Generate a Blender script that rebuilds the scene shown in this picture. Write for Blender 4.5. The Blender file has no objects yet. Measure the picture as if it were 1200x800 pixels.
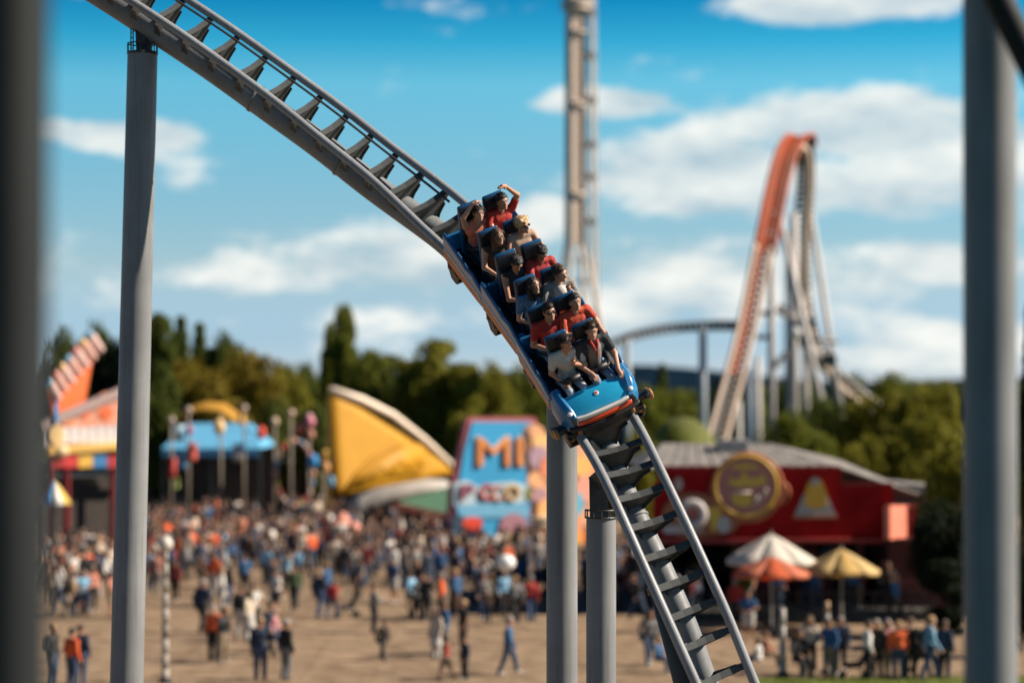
import bpy, math, random
import numpy as np
from mathutils import Vector, Matrix
random.seed(7); rng = np.random.default_rng(7)
scene = bpy.context.scene
COL = scene.collection

# ------------------------------------------------------------------ camera
F_PX = 85 / 36 * 1200.0            # focal length in pixels of the 1200 px wide photograph
CAM_Z = 9.5
PITCH = math.atan(50 / F_PX)
cd = bpy.data.cameras.new('camera'); cam = bpy.data.objects.new('camera', cd); COL.objects.link(cam)
cam.location = (0, 0, CAM_Z); cam.rotation_euler = (math.pi / 2 + PITCH, 0, 0)
cd.lens = 85; cd.sensor_width = 36; cd.clip_start = 0.1; cd.clip_end = 20000
cd.dof.use_dof = True; cd.dof.focus_distance = 32.8; cd.dof.aperture_fstop = 0.52
scene.camera = cam
scene.cycles.use_denoising = True
scene.cycles.max_bounces = 6
scene.cycles.diffuse_bounces = 3
scene.view_settings.view_transform = 'Standard'; scene.view_settings.look = 'None'
scene.view_settings.gamma = 1.0; scene.view_settings.exposure = 0.9

def at(px, py, d):
    """the point at world depth d seen at pixel (px, py) of the 1200x800 photograph"""
    v = (400 - py) / F_PX
    ry = math.cos(PITCH) - v * math.sin(PITCH); rz = math.sin(PITCH) + v * math.cos(PITCH)
    s = d / ry
    return Vector(((px - 600) / F_PX * s, d, CAM_Z + rz * s))
def gdepth(py):
    v = (400 - py) / F_PX
    rz = math.sin(PITCH) + v * math.cos(PITCH); ry = math.cos(PITCH) - v * math.sin(PITCH)
    return -CAM_Z / rz * ry
def gp(px, py):
    p = at(px, py, gdepth(py)); p.z = 0; return p

# ------------------------------------------------------------------ world + sun
SUN_AZ, SUN_EL = 89.0, 37.0      # azimuth measured from behind the camera towards the right
az = math.radians(SUN_AZ); el = math.radians(SUN_EL)
sun_dir = Vector((math.sin(az) * math.cos(el), -math.cos(az) * math.cos(el), math.sin(el)))
sl = bpy.data.lights.new('sun', 'SUN'); sl.energy = 5.0; sl.angle = math.radians(0.5); sl.color = (1.0, 0.87, 0.72)
so = bpy.data.objects.new('sun', sl); COL.objects.link(so)
so.rotation_euler = sun_dir.to_track_quat('Z', 'Y').to_euler()

world = bpy.data.worlds.new('World'); scene.world = world; world.use_nodes = True
nt = world.node_tree; nt.nodes.clear()
def nd(t, **k):
    n = nt.nodes.new(t)
    for a, b in k.items(): setattr(n, a, b)
    return n
def mth(op, a, b=None, c=None, clamp=False):
    n = nd('ShaderNodeMath', operation=op, use_clamp=clamp)
    for i, x in enumerate((a, b, c)):
        if x is None: continue
        if isinstance(x, (int, float)): n.inputs[i].default_value = x
        else: nt.links.new(x, n.inputs[i])
    return n.outputs[0]
def comb(x, y, z):
    n = nd('ShaderNodeCombineXYZ')
    for i, v in enumerate((x, y, z)):
        if isinstance(v, (int, float)): n.inputs[i].default_value = v
        else: nt.links.new(v, n.inputs[i])
    return n.outputs[0]
tc = nd('ShaderNodeTexCoord'); sep = nd('ShaderNodeSeparateXYZ'); nt.links.new(tc.outputs['Generated'], sep.inputs[0])
X, Y, Z = sep.outputs
zs = mth('ADD', mth('MULTIPLY', mth('MAXIMUM', Z, 0.0), 3.2), 0.03)
vec = nd('ShaderNodeVectorMath', operation='NORMALIZE'); nt.links.new(comb(X, Y, zs), vec.inputs[0])
sky = nd('ShaderNodeTexSky', sky_type='NISHITA', sun_disc=False)
sky.sun_elevation = el; sky.sun_rotation = math.pi - az; sky.air_density = 1.0; sky.dust_density = 0.6; sky.ozone_density = 2.5
nt.links.new(vec.outputs[0], sky.inputs[0])
U = mth('ARCTAN2', X, Y)
V = mth('ARCTAN2', Z, mth('SQRT', mth('ADD', mth('MULTIPLY', X, X), mth('MULTIPLY', Y, Y))))
# the photograph's sky runs from pale cyan at the horizon to a deep polarised azure; it goes on deepening to the zenith
rp = nd('ShaderNodeValToRGB'); er = rp.color_ramp.elements
RAMP = [(0.0, (.80, .80, 1.02)), (.03, (.76, .82, .90)), (.082, (1.15, 1.11, .87)), (.147, (.97, 1.40, 1.12)), (.206, (.78, 1.72, 1.38)), (.235, (.20, 1.38, 1.28)), (.265, (.03, .92, 1.08)), (.33, (.04, .62, .85)), (.50, (.04, .36, .55)), (1.0, (.04, .22, .38))]
er[0].position, er[1].position = RAMP[0][0], RAMP[-1][0]
for p_, c_ in RAMP[1:-1]: er.new(p_)
for e_, (p_, c_) in zip(er, RAMP): e_.color = (*[q / 2 for q in c_], 1)
nt.links.new(mth('MULTIPLY', V, 1 / 0.6, clamp=True), rp.inputs[0])
hs = nd('ShaderNodeMix', data_type='RGBA', blend_type='MULTIPLY'); hs.inputs[0].default_value = 1
v2 = nd('ShaderNodeVectorMath', operation='SCALE'); v2.inputs['Scale'].default_value = 2.0; nt.links.new(rp.outputs[0], v2.inputs[0])
nt.links.new(sky.outputs[0], hs.inputs[6]); nt.links.new(v2.outputs[0], hs.inputs[7])
def noise(scale, detail, rough, off, dv=0.0, su=1.0, sv=2.4):
    n = nd('ShaderNodeTexNoise', noise_dimensions='3D'); n.inputs['Scale'].default_value = scale; n.inputs['Detail'].default_value = detail; n.inputs['Roughness'].default_value = rough
    nt.links.new(comb(mth('MULTIPLY', U, su), mth('MULTIPLY', mth('ADD', V, dv), sv), off), n.inputs['Vector'])
    return n.outputs['Fac']
# where the photograph has cloud: (px, py, half-width px, half-height px, amount)
CLOUDS = [(145, 164, 70, 14, .50), (60, 158, 40, 12, .40), (705, 124, 62, 14, .52), (985, 12, 120, 17, .52), (1100, 8, 60, 12, .30),
          (800, 205, 130, 40, .44), (1010, 150, 130, 34, .46), (1120, 190, 110, 46, .44), (960, 225, 150, 40, .30), (1100, 310, 70, 22, .45),
          (900, 330, 220, 60, .26), (380, 315, 190, 36, .27), (450, 285, 100, 16, .22), (300, 275, 70, 12, .24), (240, 330, 80, 16, .2), (640, 250, 60, 24, .3), (700, 360, 160, 40, .22),
          (1120, 400, 160, 40, .26), (480, 370, 200, 30, .18), (1190, 60, 60, 30, .05)]
bias = None
for (px, py, sx, sy, a) in CLOUDS:
    cu = (px - 600) / F_PX; cv = (450 - py) / F_PX
    e = mth('ADD', mth('POWER', mth('ABSOLUTE', mth('MULTIPLY', mth('SUBTRACT', U, cu), F_PX / sx)), 2.0), mth('POWER', mth('ABSOLUTE', mth('MULTIPLY', mth('SUBTRACT', V, cv), F_PX / sy)), 2.0))
    g = mth('MULTIPLY', mth('EXPONENT', mth('MULTIPLY', e, -0.7)), a * 1.8)
    bias = g if bias is None else mth('MAXIMUM', bias, g)
# outside the frame the same scattered cumulus goes on
away = mth('MULTIPLY', mth('SUBTRACT', mth('ABSOLUTE', U), 0.22, clamp=False), 12.0, clamp=True)
wide = mth('MULTIPLY', mth('MULTIPLY', away, noise(5.0, 2, .5, 3.3)), 0.30)
wide = mth('MULTIPLY', wide, mth('SUBTRACT', 1.0, mth('MULTIPLY', V, 3.0), clamp=True))
bias = mth('MAXIMUM', bias, wide)
n1 = noise(17.0, 10, .62, 0.7)
den = mth('ADD', mth('MULTIPLY', mth('SUBTRACT', n1, 0.5), 1.55), mth('SUBTRACT', bias, 0.15))
mr = nd('ShaderNodeMapRange', interpolation_type='SMOOTHSTEP'); mr.inputs['From Min'].default_value = 0.0; mr.inputs['From Max'].default_value = 0.30; nt.links.new(den, mr.inputs['Value'])
mask = mth('MULTIPLY', mr.outputs[0], 0.9)
n2 = noise(17.0, 4, .5, 0.7, dv=0.012)
shade = mth('ADD', 0.5, mth('MULTIPLY', mth('SUBTRACT', n1, n2), 2.6), clamp=True)
cc = nd('ShaderNodeMix', data_type='RGBA'); cc.inputs[6].default_value = (3.1, 4.0, 4.5, 1); cc.inputs[7].default_value = (6.7, 6.7, 6.3, 1)
nt.links.new(shade, cc.inputs[0])
mx = nd('ShaderNodeMix', data_type='RGBA'); nt.links.new(mask, mx.inputs[0]); nt.links.new(hs.outputs[2], mx.inputs[6]); nt.links.new(cc.outputs[2], mx.inputs[7])
bg = nd('ShaderNodeBackground'); bg.inputs['Strength'].default_value = 0.080
wo = nd('ShaderNodeOutputWorld'); nt.links.new(mx.outputs[2], bg.inputs[0]); nt.links.new(bg.outputs[0], wo.inputs[0])

# ------------------------------------------------------------------ materials
def mat(name, col, rough=0.6, var=0.12, scale=6.0, metal=0.0, bump=0.0, trans=0.0, coat=0.0, col2=None, emit=None, spec=None):
    m = bpy.data.materials.new(name); m.use_nodes = True
    t = m.node_tree; b = t.nodes['Principled BSDF']
    tcx = t.nodes.new('ShaderNodeTexCoord')
    n = t.nodes.new('ShaderNodeTexNoise'); n.inputs['Scale'].default_value = scale; n.inputs['Detail'].default_value = 5
    t.links.new(tcx.outputs['Object'], n.inputs['Vector'])
    r = t.nodes.new('ShaderNodeValToRGB'); r.color_ramp.elements[0].position = .32; r.color_ramp.elements[1].position = .68
    c2 = col2 or [min(1, c * (1 + var)) for c in col]
    r.color_ramp.elements[0].color = (*[c * (1 - var) for c in col], 1); r.color_ramp.elements[1].color = (*c2, 1)
    t.links.new(n.outputs['Fac'], r.inputs['Fac']); t.links.new(r.outputs['Color'], b.inputs['Base Color'])
    b.inputs['Roughness'].default_value = rough; b.inputs['Metallic'].default_value = metal
    if coat: b.inputs['Coat Weight'].default_value = coat; b.inputs['Coat Roughness'].default_value = .08
    if spec is not None: b.inputs['Specular IOR Level'].default_value = spec
    if bump:
        bp = t.nodes.new('ShaderNodeBump'); bp.inputs['Strength'].default_value = bump; bp.inputs['Distance'].default_value = .03
        t.links.new(n.outputs['Fac'], bp.inputs['Height']); t.links.new(bp.outputs['Normal'], b.inputs['Normal'])
    if trans:
        tr = t.nodes.new('ShaderNodeBsdfTranslucent'); t.links.new(r.outputs['Color'], tr.inputs['Color'])
        ms = t.nodes.new('ShaderNodeMixShader'); ms.inputs[0].default_value = trans
        t.links.new(b.outputs[0], ms.inputs[1]); t.links.new(tr.outputs[0], ms.inputs[2]); t.links.new(ms.outputs[0], t.nodes['Material Output'].inputs['Surface'])
    if emit:
        b.inputs['Emission Color'].default_value = (*emit[:3], 1); b.inputs['Emission Strength'].default_value = emit[3]
    return m
MC = {}
def cm(rgb, rough=.7, **k):
    key = (tuple(round(c, 3) for c in rgb), rough, tuple(sorted(k.items())))
    if key not in MC: MC[key] = mat('paint_%d' % len(MC), rgb, rough, **k)
    return MC[key]
WHITE = (.75, .72, .66); RED = (.45, .03, .025); ORANGE = (.75, .16, .03); YELLOW = (.78, .42, .03); BLUE = (.03, .22, .55); PINK = (.6, .25, .27); DARK = (.02, .022, .025)

def steel_mat(name, col, rough):
    """painted steel: broad fading, thin vertical streaks, a few stains and fine orange peel"""
    m = mat(name, col, rough, .12, 1.3, bump=0.0, spec=.22)
    t = m.node_tree; b = t.nodes['Principled BSDF']; tcx = [n for n in t.nodes if n.type == 'TEX_COORD'][0]
    mp = t.nodes.new('ShaderNodeMapping'); mp.inputs['Scale'].default_value = (9, 9, .35); t.links.new(tcx.outputs['Object'], mp.inputs[0])
    n = t.nodes.new('ShaderNodeTexNoise'); n.inputs['Scale'].default_value = 2.2; n.inputs['Detail'].default_value = 8; n.inputs['Roughness'].default_value = .65; t.links.new(mp.outputs[0], n.inputs[0])
    r = t.nodes.new('ShaderNodeValToRGB'); r.color_ramp.elements[0].position = .33; r.color_ramp.elements[0].color = (.60, .55, .48, 1); r.color_ramp.elements[1].position = .5; r.color_ramp.elements[1].color = (1, 1, 1, 1)
    t.links.new(n.outputs['Fac'], r.inputs[0])
    mxx = t.nodes.new('ShaderNodeMix'); mxx.data_type = 'RGBA'; mxx.blend_type = 'MULTIPLY'; mxx.inputs[0].default_value = .5
    src = b.inputs['Base Color'].links[0].from_socket
    t.links.new(src, mxx.inputs[6]); t.links.new(r.outputs[0], mxx.inputs[7]); t.links.new(mxx.outputs[2], b.inputs['Base Color'])
    n2 = t.nodes.new('ShaderNodeTexNoise'); n2.inputs['Scale'].default_value = 60; t.links.new(tcx.outputs['Object'], n2.inputs[0])
    bp = t.nodes.new('ShaderNodeBump'); bp.inputs['Strength'].default_value = .12; bp.inputs['Distance'].default_value = .01; t.links.new(n2.outputs[0], bp.inputs['Height']); t.links.new(bp.outputs[0], b.inputs['Normal'])
    rr = t.nodes.new('ShaderNodeMapRange'); rr.inputs['To Min'].default_value = rough + .15; rr.inputs['To Max'].default_value = rough - .05; t.links.new(n.outputs['Fac'], rr.inputs[0]); t.links.new(rr.outputs[0], b.inputs['Roughness'])
    return m
M_TRACK = steel_mat('track_paint', (.185, .195, .205), .42)
M_COLUMN = steel_mat('column_paint', (.205, .212, .218), .4)
M_RAIL = steel_mat('rail_steel', (.24, .25, .265), .32)
M_TIE = steel_mat('tie_paint', (.055, .06, .062), .5)
M_DARKSTEEL = mat('dark_steel', (.022, .024, .028), .45, .3, 9)
M_SHADEPOLE = steel_mat('shaded_pole_paint', (.016, .019, .020), .6)  # near-black colour holds the shade cast on the left-edge column; brace shares it

# ------------------------------------------------------------------ mesh helpers
ORG = {}
class MB:
    def __init__(s): s.v = []; s.f = []; s.m = []; s.mi = 0
    def add(s, verts, faces):
        o = len(s.v); s.v += [tuple(v) for v in verts]
        for f in faces: s.f.append([i + o for i in f]); s.m.append(s.mi)
        return s
    def box(s, c, size, rot=None):
        c = Vector(c); hx, hy, hz = [q / 2 for q in size]
        vs = [Vector((x, y, z)) for x in (-hx, hx) for y in (-hy, hy) for z in (-hz, hz)]
        if rot is not None: vs = [rot @ v for v in vs]
        return s.add([v + c for v in vs], [(0, 1, 3, 2), (4, 6, 7, 5), (0, 4, 5, 1), (2, 3, 7, 6), (0, 2, 6, 4), (1, 5, 7, 3)])
    def bar(s, p0, p1, w, h, up=(0, 0, 1)):
        p0 = Vector(p0); p1 = Vector(p1); t = (p1 - p0).normalized(); u = Vector(up)
        if abs(t.dot(u)) > .98: u = Vector((0, 1, 0))
        x = t.cross(u).normalized(); z = x.cross(t)
        vs = [p + x * a * w / 2 + z * b * h / 2 for p in (p0, p1) for a, b in ((-1, -1), (1, -1), (1, 1), (-1, 1))]
        return s.add(vs, [(0, 1, 2, 3), (7, 6, 5, 4), (0, 4, 5, 1), (1, 5, 6, 2), (2, 6, 7, 3), (3, 7, 4, 0)])
    def tube(s, path, r, n=10, caps=True, closed=False):
        path = [Vector(p) for p in path]; k = len(path)
        rs = r if isinstance(r, (list, tuple)) else [r] * k
        nrm = None; vs = []
        for i, p in enumerate(path):
            a = path[i - 1] if (i or closed) else p; b = path[(i + 1) % k] if (i < k - 1 or closed) else p
            t = (b - a).normalized()
            if nrm is None: nrm = t.orthogonal().normalized()
            else: nrm = (nrm - t * nrm.dot(t)).normalized()
            bn = t.cross(nrm)
            for j in range(n):
                q = 2 * math.pi * j / n; vs.append(p + (nrm * math.cos(q) + bn * math.sin(q)) * rs[i])
        fs = []
        for i in range(k if closed else k - 1):
            i2 = (i + 1) % k
            for j in range(n): j2 = (j + 1) % n; fs.append((i * n + j, i * n + j2, i2 * n + j2, i2 * n + j))
        if caps and not closed: fs.append(tuple(range(n - 1, -1, -1))); fs.append(tuple((k - 1) * n + j for j in range(n)))
        return s.add(vs, fs)
    def lathe(s, c, prof, n=16, axis=None):
        """prof: (radius, height) pairs along axis through c"""
        c = Vector(c); a = Vector(axis or (0, 0, 1)).normalized(); u = a.orthogonal().normalized(); w = a.cross(u); vs = []; fs = []
        for r, h in prof:
            for j in range(n): q = 2 * math.pi * j / n; vs.append(c + a * h + (u * math.cos(q) + w * math.sin(q)) * max(r, 1e-4))
        for i in range(len(prof) - 1):
            for j in range(n): j2 = (j + 1) % n; fs.append((i * n + j, i * n + j2, (i + 1) * n + j2, (i + 1) * n + j))
        fs.append(tuple(range(n - 1, -1, -1))); fs.append(tuple((len(prof) - 1) * n + j for j in range(n)))
        return s.add(vs, fs)
    def prism(s, poly, off, x, y, o=(0, 0, 0)):
        """polygon in the plane (x, y) at origin o, extruded by vector off"""
        o = Vector(o); x = Vector(x); y = Vector(y); off = Vector(off); n = len(poly)
        a = [o + x * p[0] + y * p[1] for p in poly]; vs = a + [p + off for p in a]
        fs = [tuple(range(n - 1, -1, -1)), tuple(range(n, 2 * n))] + [(i, (i + 1) % n, n + (i + 1) % n, n + i) for i in range(n)]
        return s.add(vs, fs)
    def ball(s, c, r, n=10, m=7, sc=(1, 1, 1)):
        c = Vector(c); vs = []; fs = []
        for i in range(m + 1):
            th = math.pi * i / m
            for j in range(n):
                ph = 2 * math.pi * j / n; vs.append(c + Vector((r * sc[0] * math.sin(th) * math.cos(ph), r * sc[1] * math.sin(th) * math.sin(ph), r * sc[2] * math.cos(th))))
        for i in range(m):
            for j in range(n): j2 = (j + 1) % n; fs.append((i * n + j, (i + 1) * n + j, (i + 1) * n + j2, i * n + j2))
        return s.add(vs, fs)
    def mesh(s, name, mats, org=(0, 0, 0), smooth=None):
        me = bpy.data.meshes.new(name); o = Vector(org)
        me.from_pydata([tuple(Vector(v) - o) for v in s.v], [], s.f)
        for m in (mats if isinstance(mats, (list, tuple)) else [mats]): me.materials.append(m)
        if any(s.m): me.polygons.foreach_set('material_index', s.m)
        if smooth: me.shade_smooth() if smooth is True else me.set_sharp_from_angle(angle=smooth)
        if smooth and smooth is not True: me.polygons.foreach_set('use_smooth', [True] * len(me.polygons))
        me.update(); return me
    def build(s, name, mats, parent=None, smooth=math.radians(40), bevel=0, local=False, label=None):
        org = Vector((0, 0, 0)) if (parent is None or local) else ORG[parent.name]
        o = bpy.data.objects.new(name, s.mesh(name, mats, org, smooth)); COL.objects.link(o)
        if parent is not None: o.parent = parent
        ORG[o.name] = org
        if bevel:
            b = o.modifiers.new('bevel', 'BEVEL'); b.width = bevel; b.segments = 2; b.limit_method = 'ANGLE'
        if label: o['label'] = label
        return o
def tag(o, label=None, cat=None, group=None, kind=None):
    if label: o['label'] = label
    if cat: o['category'] = cat
    if group: o['group'] = group
    if kind: o['kind'] = kind
    return o
def thing(name, label, cat, loc=(0, 0, 0), group=None):
    o = bpy.data.objects.new(name, None); COL.objects.link(o); o.location = loc; o.empty_display_size = .2
    ORG[o.name] = Vector(loc); return tag(o, label, cat, group)
def struct(mb, name, m, **k): return tag(mb.build(name, m, **k), kind='structure')
def inst(name, me, parent, loc=(0, 0, 0)):
    o = bpy.data.objects.new(name, me); COL.objects.link(o); o.parent = parent; o.location = loc; ORG[o.name] = ORG[parent.name]; return o

def cr(pts, t):
    """Catmull-Rom through pts (arrays) at parameter t = index"""
    i = int(min(max(math.floor(t), 0), len(pts) - 2)); f = t - i
    p = [np.array(pts[min(max(i + k, 0), len(pts) - 1)], float) for k in (-1, 0, 1, 2)]
    if i == 0: p[0] = 2 * p[1] - p[2]
    if i == len(pts) - 2: p[3] = 2 * p[2] - p[1]
    return .5 * ((2 * p[1]) + (-p[0] + p[2]) * f + (2 * p[0] - 5 * p[1] + 4 * p[2] - p[3]) * f ** 2 + (-p[0] + 3 * p[1] - 3 * p[2] + p[3]) * f ** 3)

# ------------------------------------------------------------------ the ground
M_GROUND = mat('far_ground', (.03, .04, .015), .95, .4, .05, spec=0)
M_PLAZA = mat('plaza_concrete', (.275, .198, .13), .9, .10, .22, bump=.05, spec=.1)
def plaza_nodes(m):
    t = m.node_tree; b = t.nodes['Principled BSDF']; tcx = [n for n in t.nodes if n.type == 'TEX_COORD'][0]
    src = b.inputs['Base Color'].links[0].from_socket
    br = t.nodes.new('ShaderNodeTexBrick'); br.offset = 0; br.inputs['Scale'].default_value = .22; br.inputs['Mortar Size'].default_value = .012
    br.inputs['Color1'].default_value = (1, 1, 1, 1); br.inputs['Color2'].default_value = (.92, .92, .92, 1); br.inputs['Mortar'].default_value = (.84, .83, .82, 1)
    t.links.new(tcx.outputs['Object'], br.inputs['Vector'])
    n = t.nodes.new('ShaderNodeTexNoise'); n.inputs['Scale'].default_value = 1.1; n.inputs['Detail'].default_value = 7; t.links.new(tcx.outputs['Object'], n.inputs[0])
    r = t.nodes.new('ShaderNodeValToRGB'); r.color_ramp.elements[0].position = .36; r.color_ramp.elements[0].color = (.58, .56, .54, 1); r.color_ramp.elements[1].position = .55; r.color_ramp.elements[1].color = (1, 1, 1, 1)
    t.links.new(n.outputs[0], r.inputs[0])
    for s in (br.outputs['Color'], r.outputs[0]):
        x = t.nodes.new('ShaderNodeMix'); x.data_type = 'RGBA'; x.blend_type = 'MULTIPLY'; x.inputs[0].default_value = 1
        t.links.new(src, x.inputs[6]); t.links.new(s, x.inputs[7]); src = x.outputs[2]
    t.links.new(src, b.inputs['Base Color'])
plaza_nodes(M_PLAZA)
struct(MB().add([(-6000, -300, 0), (6000, -300, 0), (6000, 9000, 0), (-6000, 9000, 0)], [(0, 1, 2, 3)]), 'ground', M_GROUND)
struct(MB().add([(-70, 20, .02), (70, 20, .02), (70, 176, .02), (-70, 176, .02)], [(0, 1, 2, 3)]), 'plaza', M_PLAZA)
M_GRASS = mat('grass_blades', (.13, .16, .018), .9, .5, 1.5, trans=.3)
a = gp(880, 797); b_ = gp(1190, 792)
struct(MB().prism([(a.x, 62), (b_.x + 6, 62), (b_.x + 6, b_.y), (a.x, a.y)], (0, 0, .05), (1, 0, 0), (0, 1, 0), (0, 0, .024)), 'lawn', M_GRASS)
g = MB()
for i in range(5200):
    x = random.uniform(a.x, b_.x + 6); y = random.uniform(70, a.y + (b_.y - a.y) * (x - a.x) / (b_.x + 6 - a.x)) - .02; h = random.uniform(.06, .15); q = random.uniform(0, 6.3)
    dx, dy = math.cos(q) * .02, math.sin(q) * .02; lx, ly = random.uniform(-.06, .06), random.uniform(-.06, .06)
    g.add([(x - dx, y - dy, .07), (x + dx, y + dy, .07), (x + lx, y + ly, .07 + h)], [(0, 1, 2)])
tag(g.build('grass', M_GRASS, smooth=None), 'short green grass on the lawn at the bottom right', 'grass', kind='stuff')
# far wooded hills
M_HILL = mat('hill_forest_haze', (.006, .016, .030), 1.0, .35, .02, spec=0)  # blue haze of the distant air is mixed into the forest colour
hp = []; hf = []
for j in range(5):
    for i in range(61):
        x = -900 + 1800 * i / 60; y = 1500 + 300 * j
        h = [6, 14, 20, 14, 6][j] * (.55 + .35 * math.sin(x * .006 + 1.2) + .25 * math.sin(x * .017)) + 4
        hp.append((x, y, max(h, 0.5) if j not in (0, 4) else 0))
for j in range(4):
    for i in range(60): k = j * 61 + i; hf.append((k, k + 1, k + 62, k + 61))
struct(MB().add(hp, hf), 'hills', M_HILL, smooth=True)

# ------------------------------------------------------------------ the roller coaster track in front
NEAR = [(12, -85), (80, -45), (152, 0), (190, 25), (222, 46), (254, 69), (289, 94), (322, 118), (353, 143), (384, 168), (412, 190), (441, 213), (469, 238), (494, 260), (518, 282),
        (542, 309), (572, 350), (605, 394), (637, 442), (666, 490), (692, 530), (707, 558), (722, 590), (737, 623), (753, 660), (768, 693), (783, 727), (799, 763), (815, 799), (846, 870), (880, 950)]
FAR = [(44, -109), (112, -70), (182, -26), (219, -1), (250, 19), (281, 40), (313, 63), (346, 87), (376, 108), (405, 130), (434, 153), (462, 175), (489, 196), (514, 217), (538, 238),
       (579, 271), (615, 315), (654, 363), (693, 412), (724, 458), (750, 502), (765, 532), (780, 563), (795, 594), (812, 630), (828, 665), (843, 698), (859, 735), (874, 774), (904, 846), (937, 928)]
DEP = [36.4, 36.32, 36.24, 36.15, 36.06, 35.97, 35.88, 35.78, 35.69, 35.6, 35.5, 35.4, 35.26, 35.07, 34.8, 34.42, 33.9, 33.28, 32.6, 32.0, 31.5, 31.25, 31.05, 30.9, 30.75, 30.65, 30.55, 30.5, 30.45, 30.4, 30.35]
GAUGE = .76
def track_mid_pair(u):
    n = cr(NEAR, u); f = cr(FAR, u); d = float(cr([(x,) for x in DEP], u)[0])
    ppm = F_PX / d; m = math.hypot(*(f - n)) / ppm
    lz = math.sqrt(max(GAUGE ** 2 - m ** 2, .0004))
    return at(n[0], n[1], d - lz / 2), at(f[0], f[1], d + lz / 2)
NS = 481
US = np.linspace(0, 30, NS)
_nf = [track_mid_pair(u) for u in US]
_L = np.array([(f - n).normalized() for n, f in _nf]); _M = np.array([(n + f) / 2 for n, f in _nf])
def smooth(a, k):
    ker = np.hanning(2 * k + 1); ker /= ker.sum(); p = np.pad(a, ((k, k), (0, 0)), 'reflect', reflect_type='odd')
    return np.stack([np.convolve(p[:, i], ker, 'valid') for i in range(a.shape[1])], 1)
_M = smooth(_M, 20); _L = smooth(_L, 24); _L /= np.linalg.norm(_L, axis=1)[:, None]
_S = np.concatenate([[0], np.cumsum(np.linalg.norm(np.diff(_M, axis=0), axis=1))])
def s_of(u): return float(np.interp(u, US, _S))
def frame(s):
    """origin on the rail plane, unit vectors left, forward, up at arc length s"""
    ii = lambda a: Vector([float(np.interp(s, _S, a[:, k])) for k in range(3)])
    e = .15
    t = (Vector([float(np.interp(s + e, _S, _M[:, k])) for k in range(3)]) - Vector([float(np.interp(s - e, _S, _M[:, k])) for k in range(3)])).normalized()
    l = ii(_L); l = (l - t * l.dot(t) * .85).normalized(); up = t.cross(l).normalized()
    return ii(_M), l, t, up
def fmat(s):
    o, l, t, up = frame(s); l = up.cross(t)
    # columns: x = right (-left), y = forward, z = up
    m = Matrix((-l, t, up)).transposed().to_4x4(); m.translation = o; return m

trk = thing('roller_coaster_track', 'grey tubular roller coaster track diving from top left to bottom right under the blue train', 'roller coaster track', frame(s_of(14))[0])
SS = np.arange(0, _S[-1], .12)
sp = MB(); sp.tube([frame(s)[0] - frame(s)[3] * .53 for s in SS], [float(np.interp(s, [s_of(14), s_of(20)], [.205, .16])) for s in SS], 20); sp.build('spine', M_TRACK, trk, smooth=True)
for sg in (-1, 1):
    r = MB(); r.tube([frame(s)[0] + frame(s)[1] * sg * GAUGE / 2 for s in SS], .062, 12); r.build('rail', M_RAIL, trk, smooth=True)
# joint flanges on the spine
for u in (6.3, 9.6, 22.3, 26):
    o, l, t, up = frame(s_of(u)); rj = .205 if u < 14 else .16; j = MB(); j.lathe(o - up * .53 - t * .02, [(rj + .01, 0), (rj + .017, .008), (rj + .017, .032), (rj + .01, .04)], 24, t); j.build('flange', M_TRACK, trk)
# ties: arched brackets that run from rail to rail over the spine
H = GAUGE / 2
def tie_mesh(slim=False):
    top = [(-H, -.03), (-H * .72, -.045), (-H * .35, -.065), (0, -.075), (H * .35, -.065), (H * .72, -.045), (H, -.03)]
    bot = [(H + .01, -.125), (H * .8, -.20), (H * .55, -.33), (.17, -.48), (-.17, -.48), (-H * .55, -.33), (-H * .8, -.20), (-H - .01, -.125)]
    if slim: bot = [(H + .01, -.085), (H * .8, -.12), (H * .55, -.17), (.10, -.42), (-.10, -.42), (-H * .55, -.17), (-H * .8, -.12), (-H - .01, -.085)]
    b = MB(); b.prism(top + bot, (0, .035, 0), (1, 0, 0), (0, 0, 1), (0, -.017, 0))
    # flange strip along the top edge
    for i in range(len(top) - 1):
        p, q = top[i], top[i + 1]
        w0 = .045; w1 = .045
        vs = [(p[0], -w0, p[1]), (p[0], w0, p[1]), (q[0], w1, q[1]), (q[0], -w1, q[1])]
        b.add(vs + [(x, y, z + .022) for x, y, z in vs], [(3, 2, 1, 0), (4, 5, 6, 7), (0, 1, 5, 4), (1, 2, 6, 5), (2, 3, 7, 6), (3, 0, 4, 7)])
    e = [(H * .8, -.12), (H * .55, -.17), (.10, -.42)] if slim else [(H * .8, -.20), (H * .55, -.33), (.17, -.48)]
    for sg in (1, -1):
        for i in range(2):
            p, q = e[i], e[i + 1]; w0 = .045 + .025 * (1 - abs(p[0]) / H); w1 = .045 + .025 * (1 - abs(q[0]) / H)
            vs = [(sg * p[0], -w0, p[1]), (sg * p[0], w0, p[1]), (sg * q[0], w1, q[1]), (sg * q[0], -w1, q[1])]
            b.add(vs + [(x, y, z - .02) for x, y, z in vs], [(0, 1, 2, 3), (7, 6, 5, 4), (4, 5, 1, 0), (5, 6, 2, 1), (6, 7, 3, 2), (7, 4, 0, 3)])
    return b.mesh('tie', M_TIE, smooth=None)
TIE = tie_mesh(); TIE2 = tie_mesh(True)
tie_s = [s_of(u) for u in np.arange(0.1, 14.6, 1)] + [s_of(u) for u in np.arange(15.0, 19.7, .75)] + [s_of(u) for u in (20.2, 21.1, 22, 23, 24, 25, 26, 27, 28, 28.6, 29.3, 29.9)]
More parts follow.
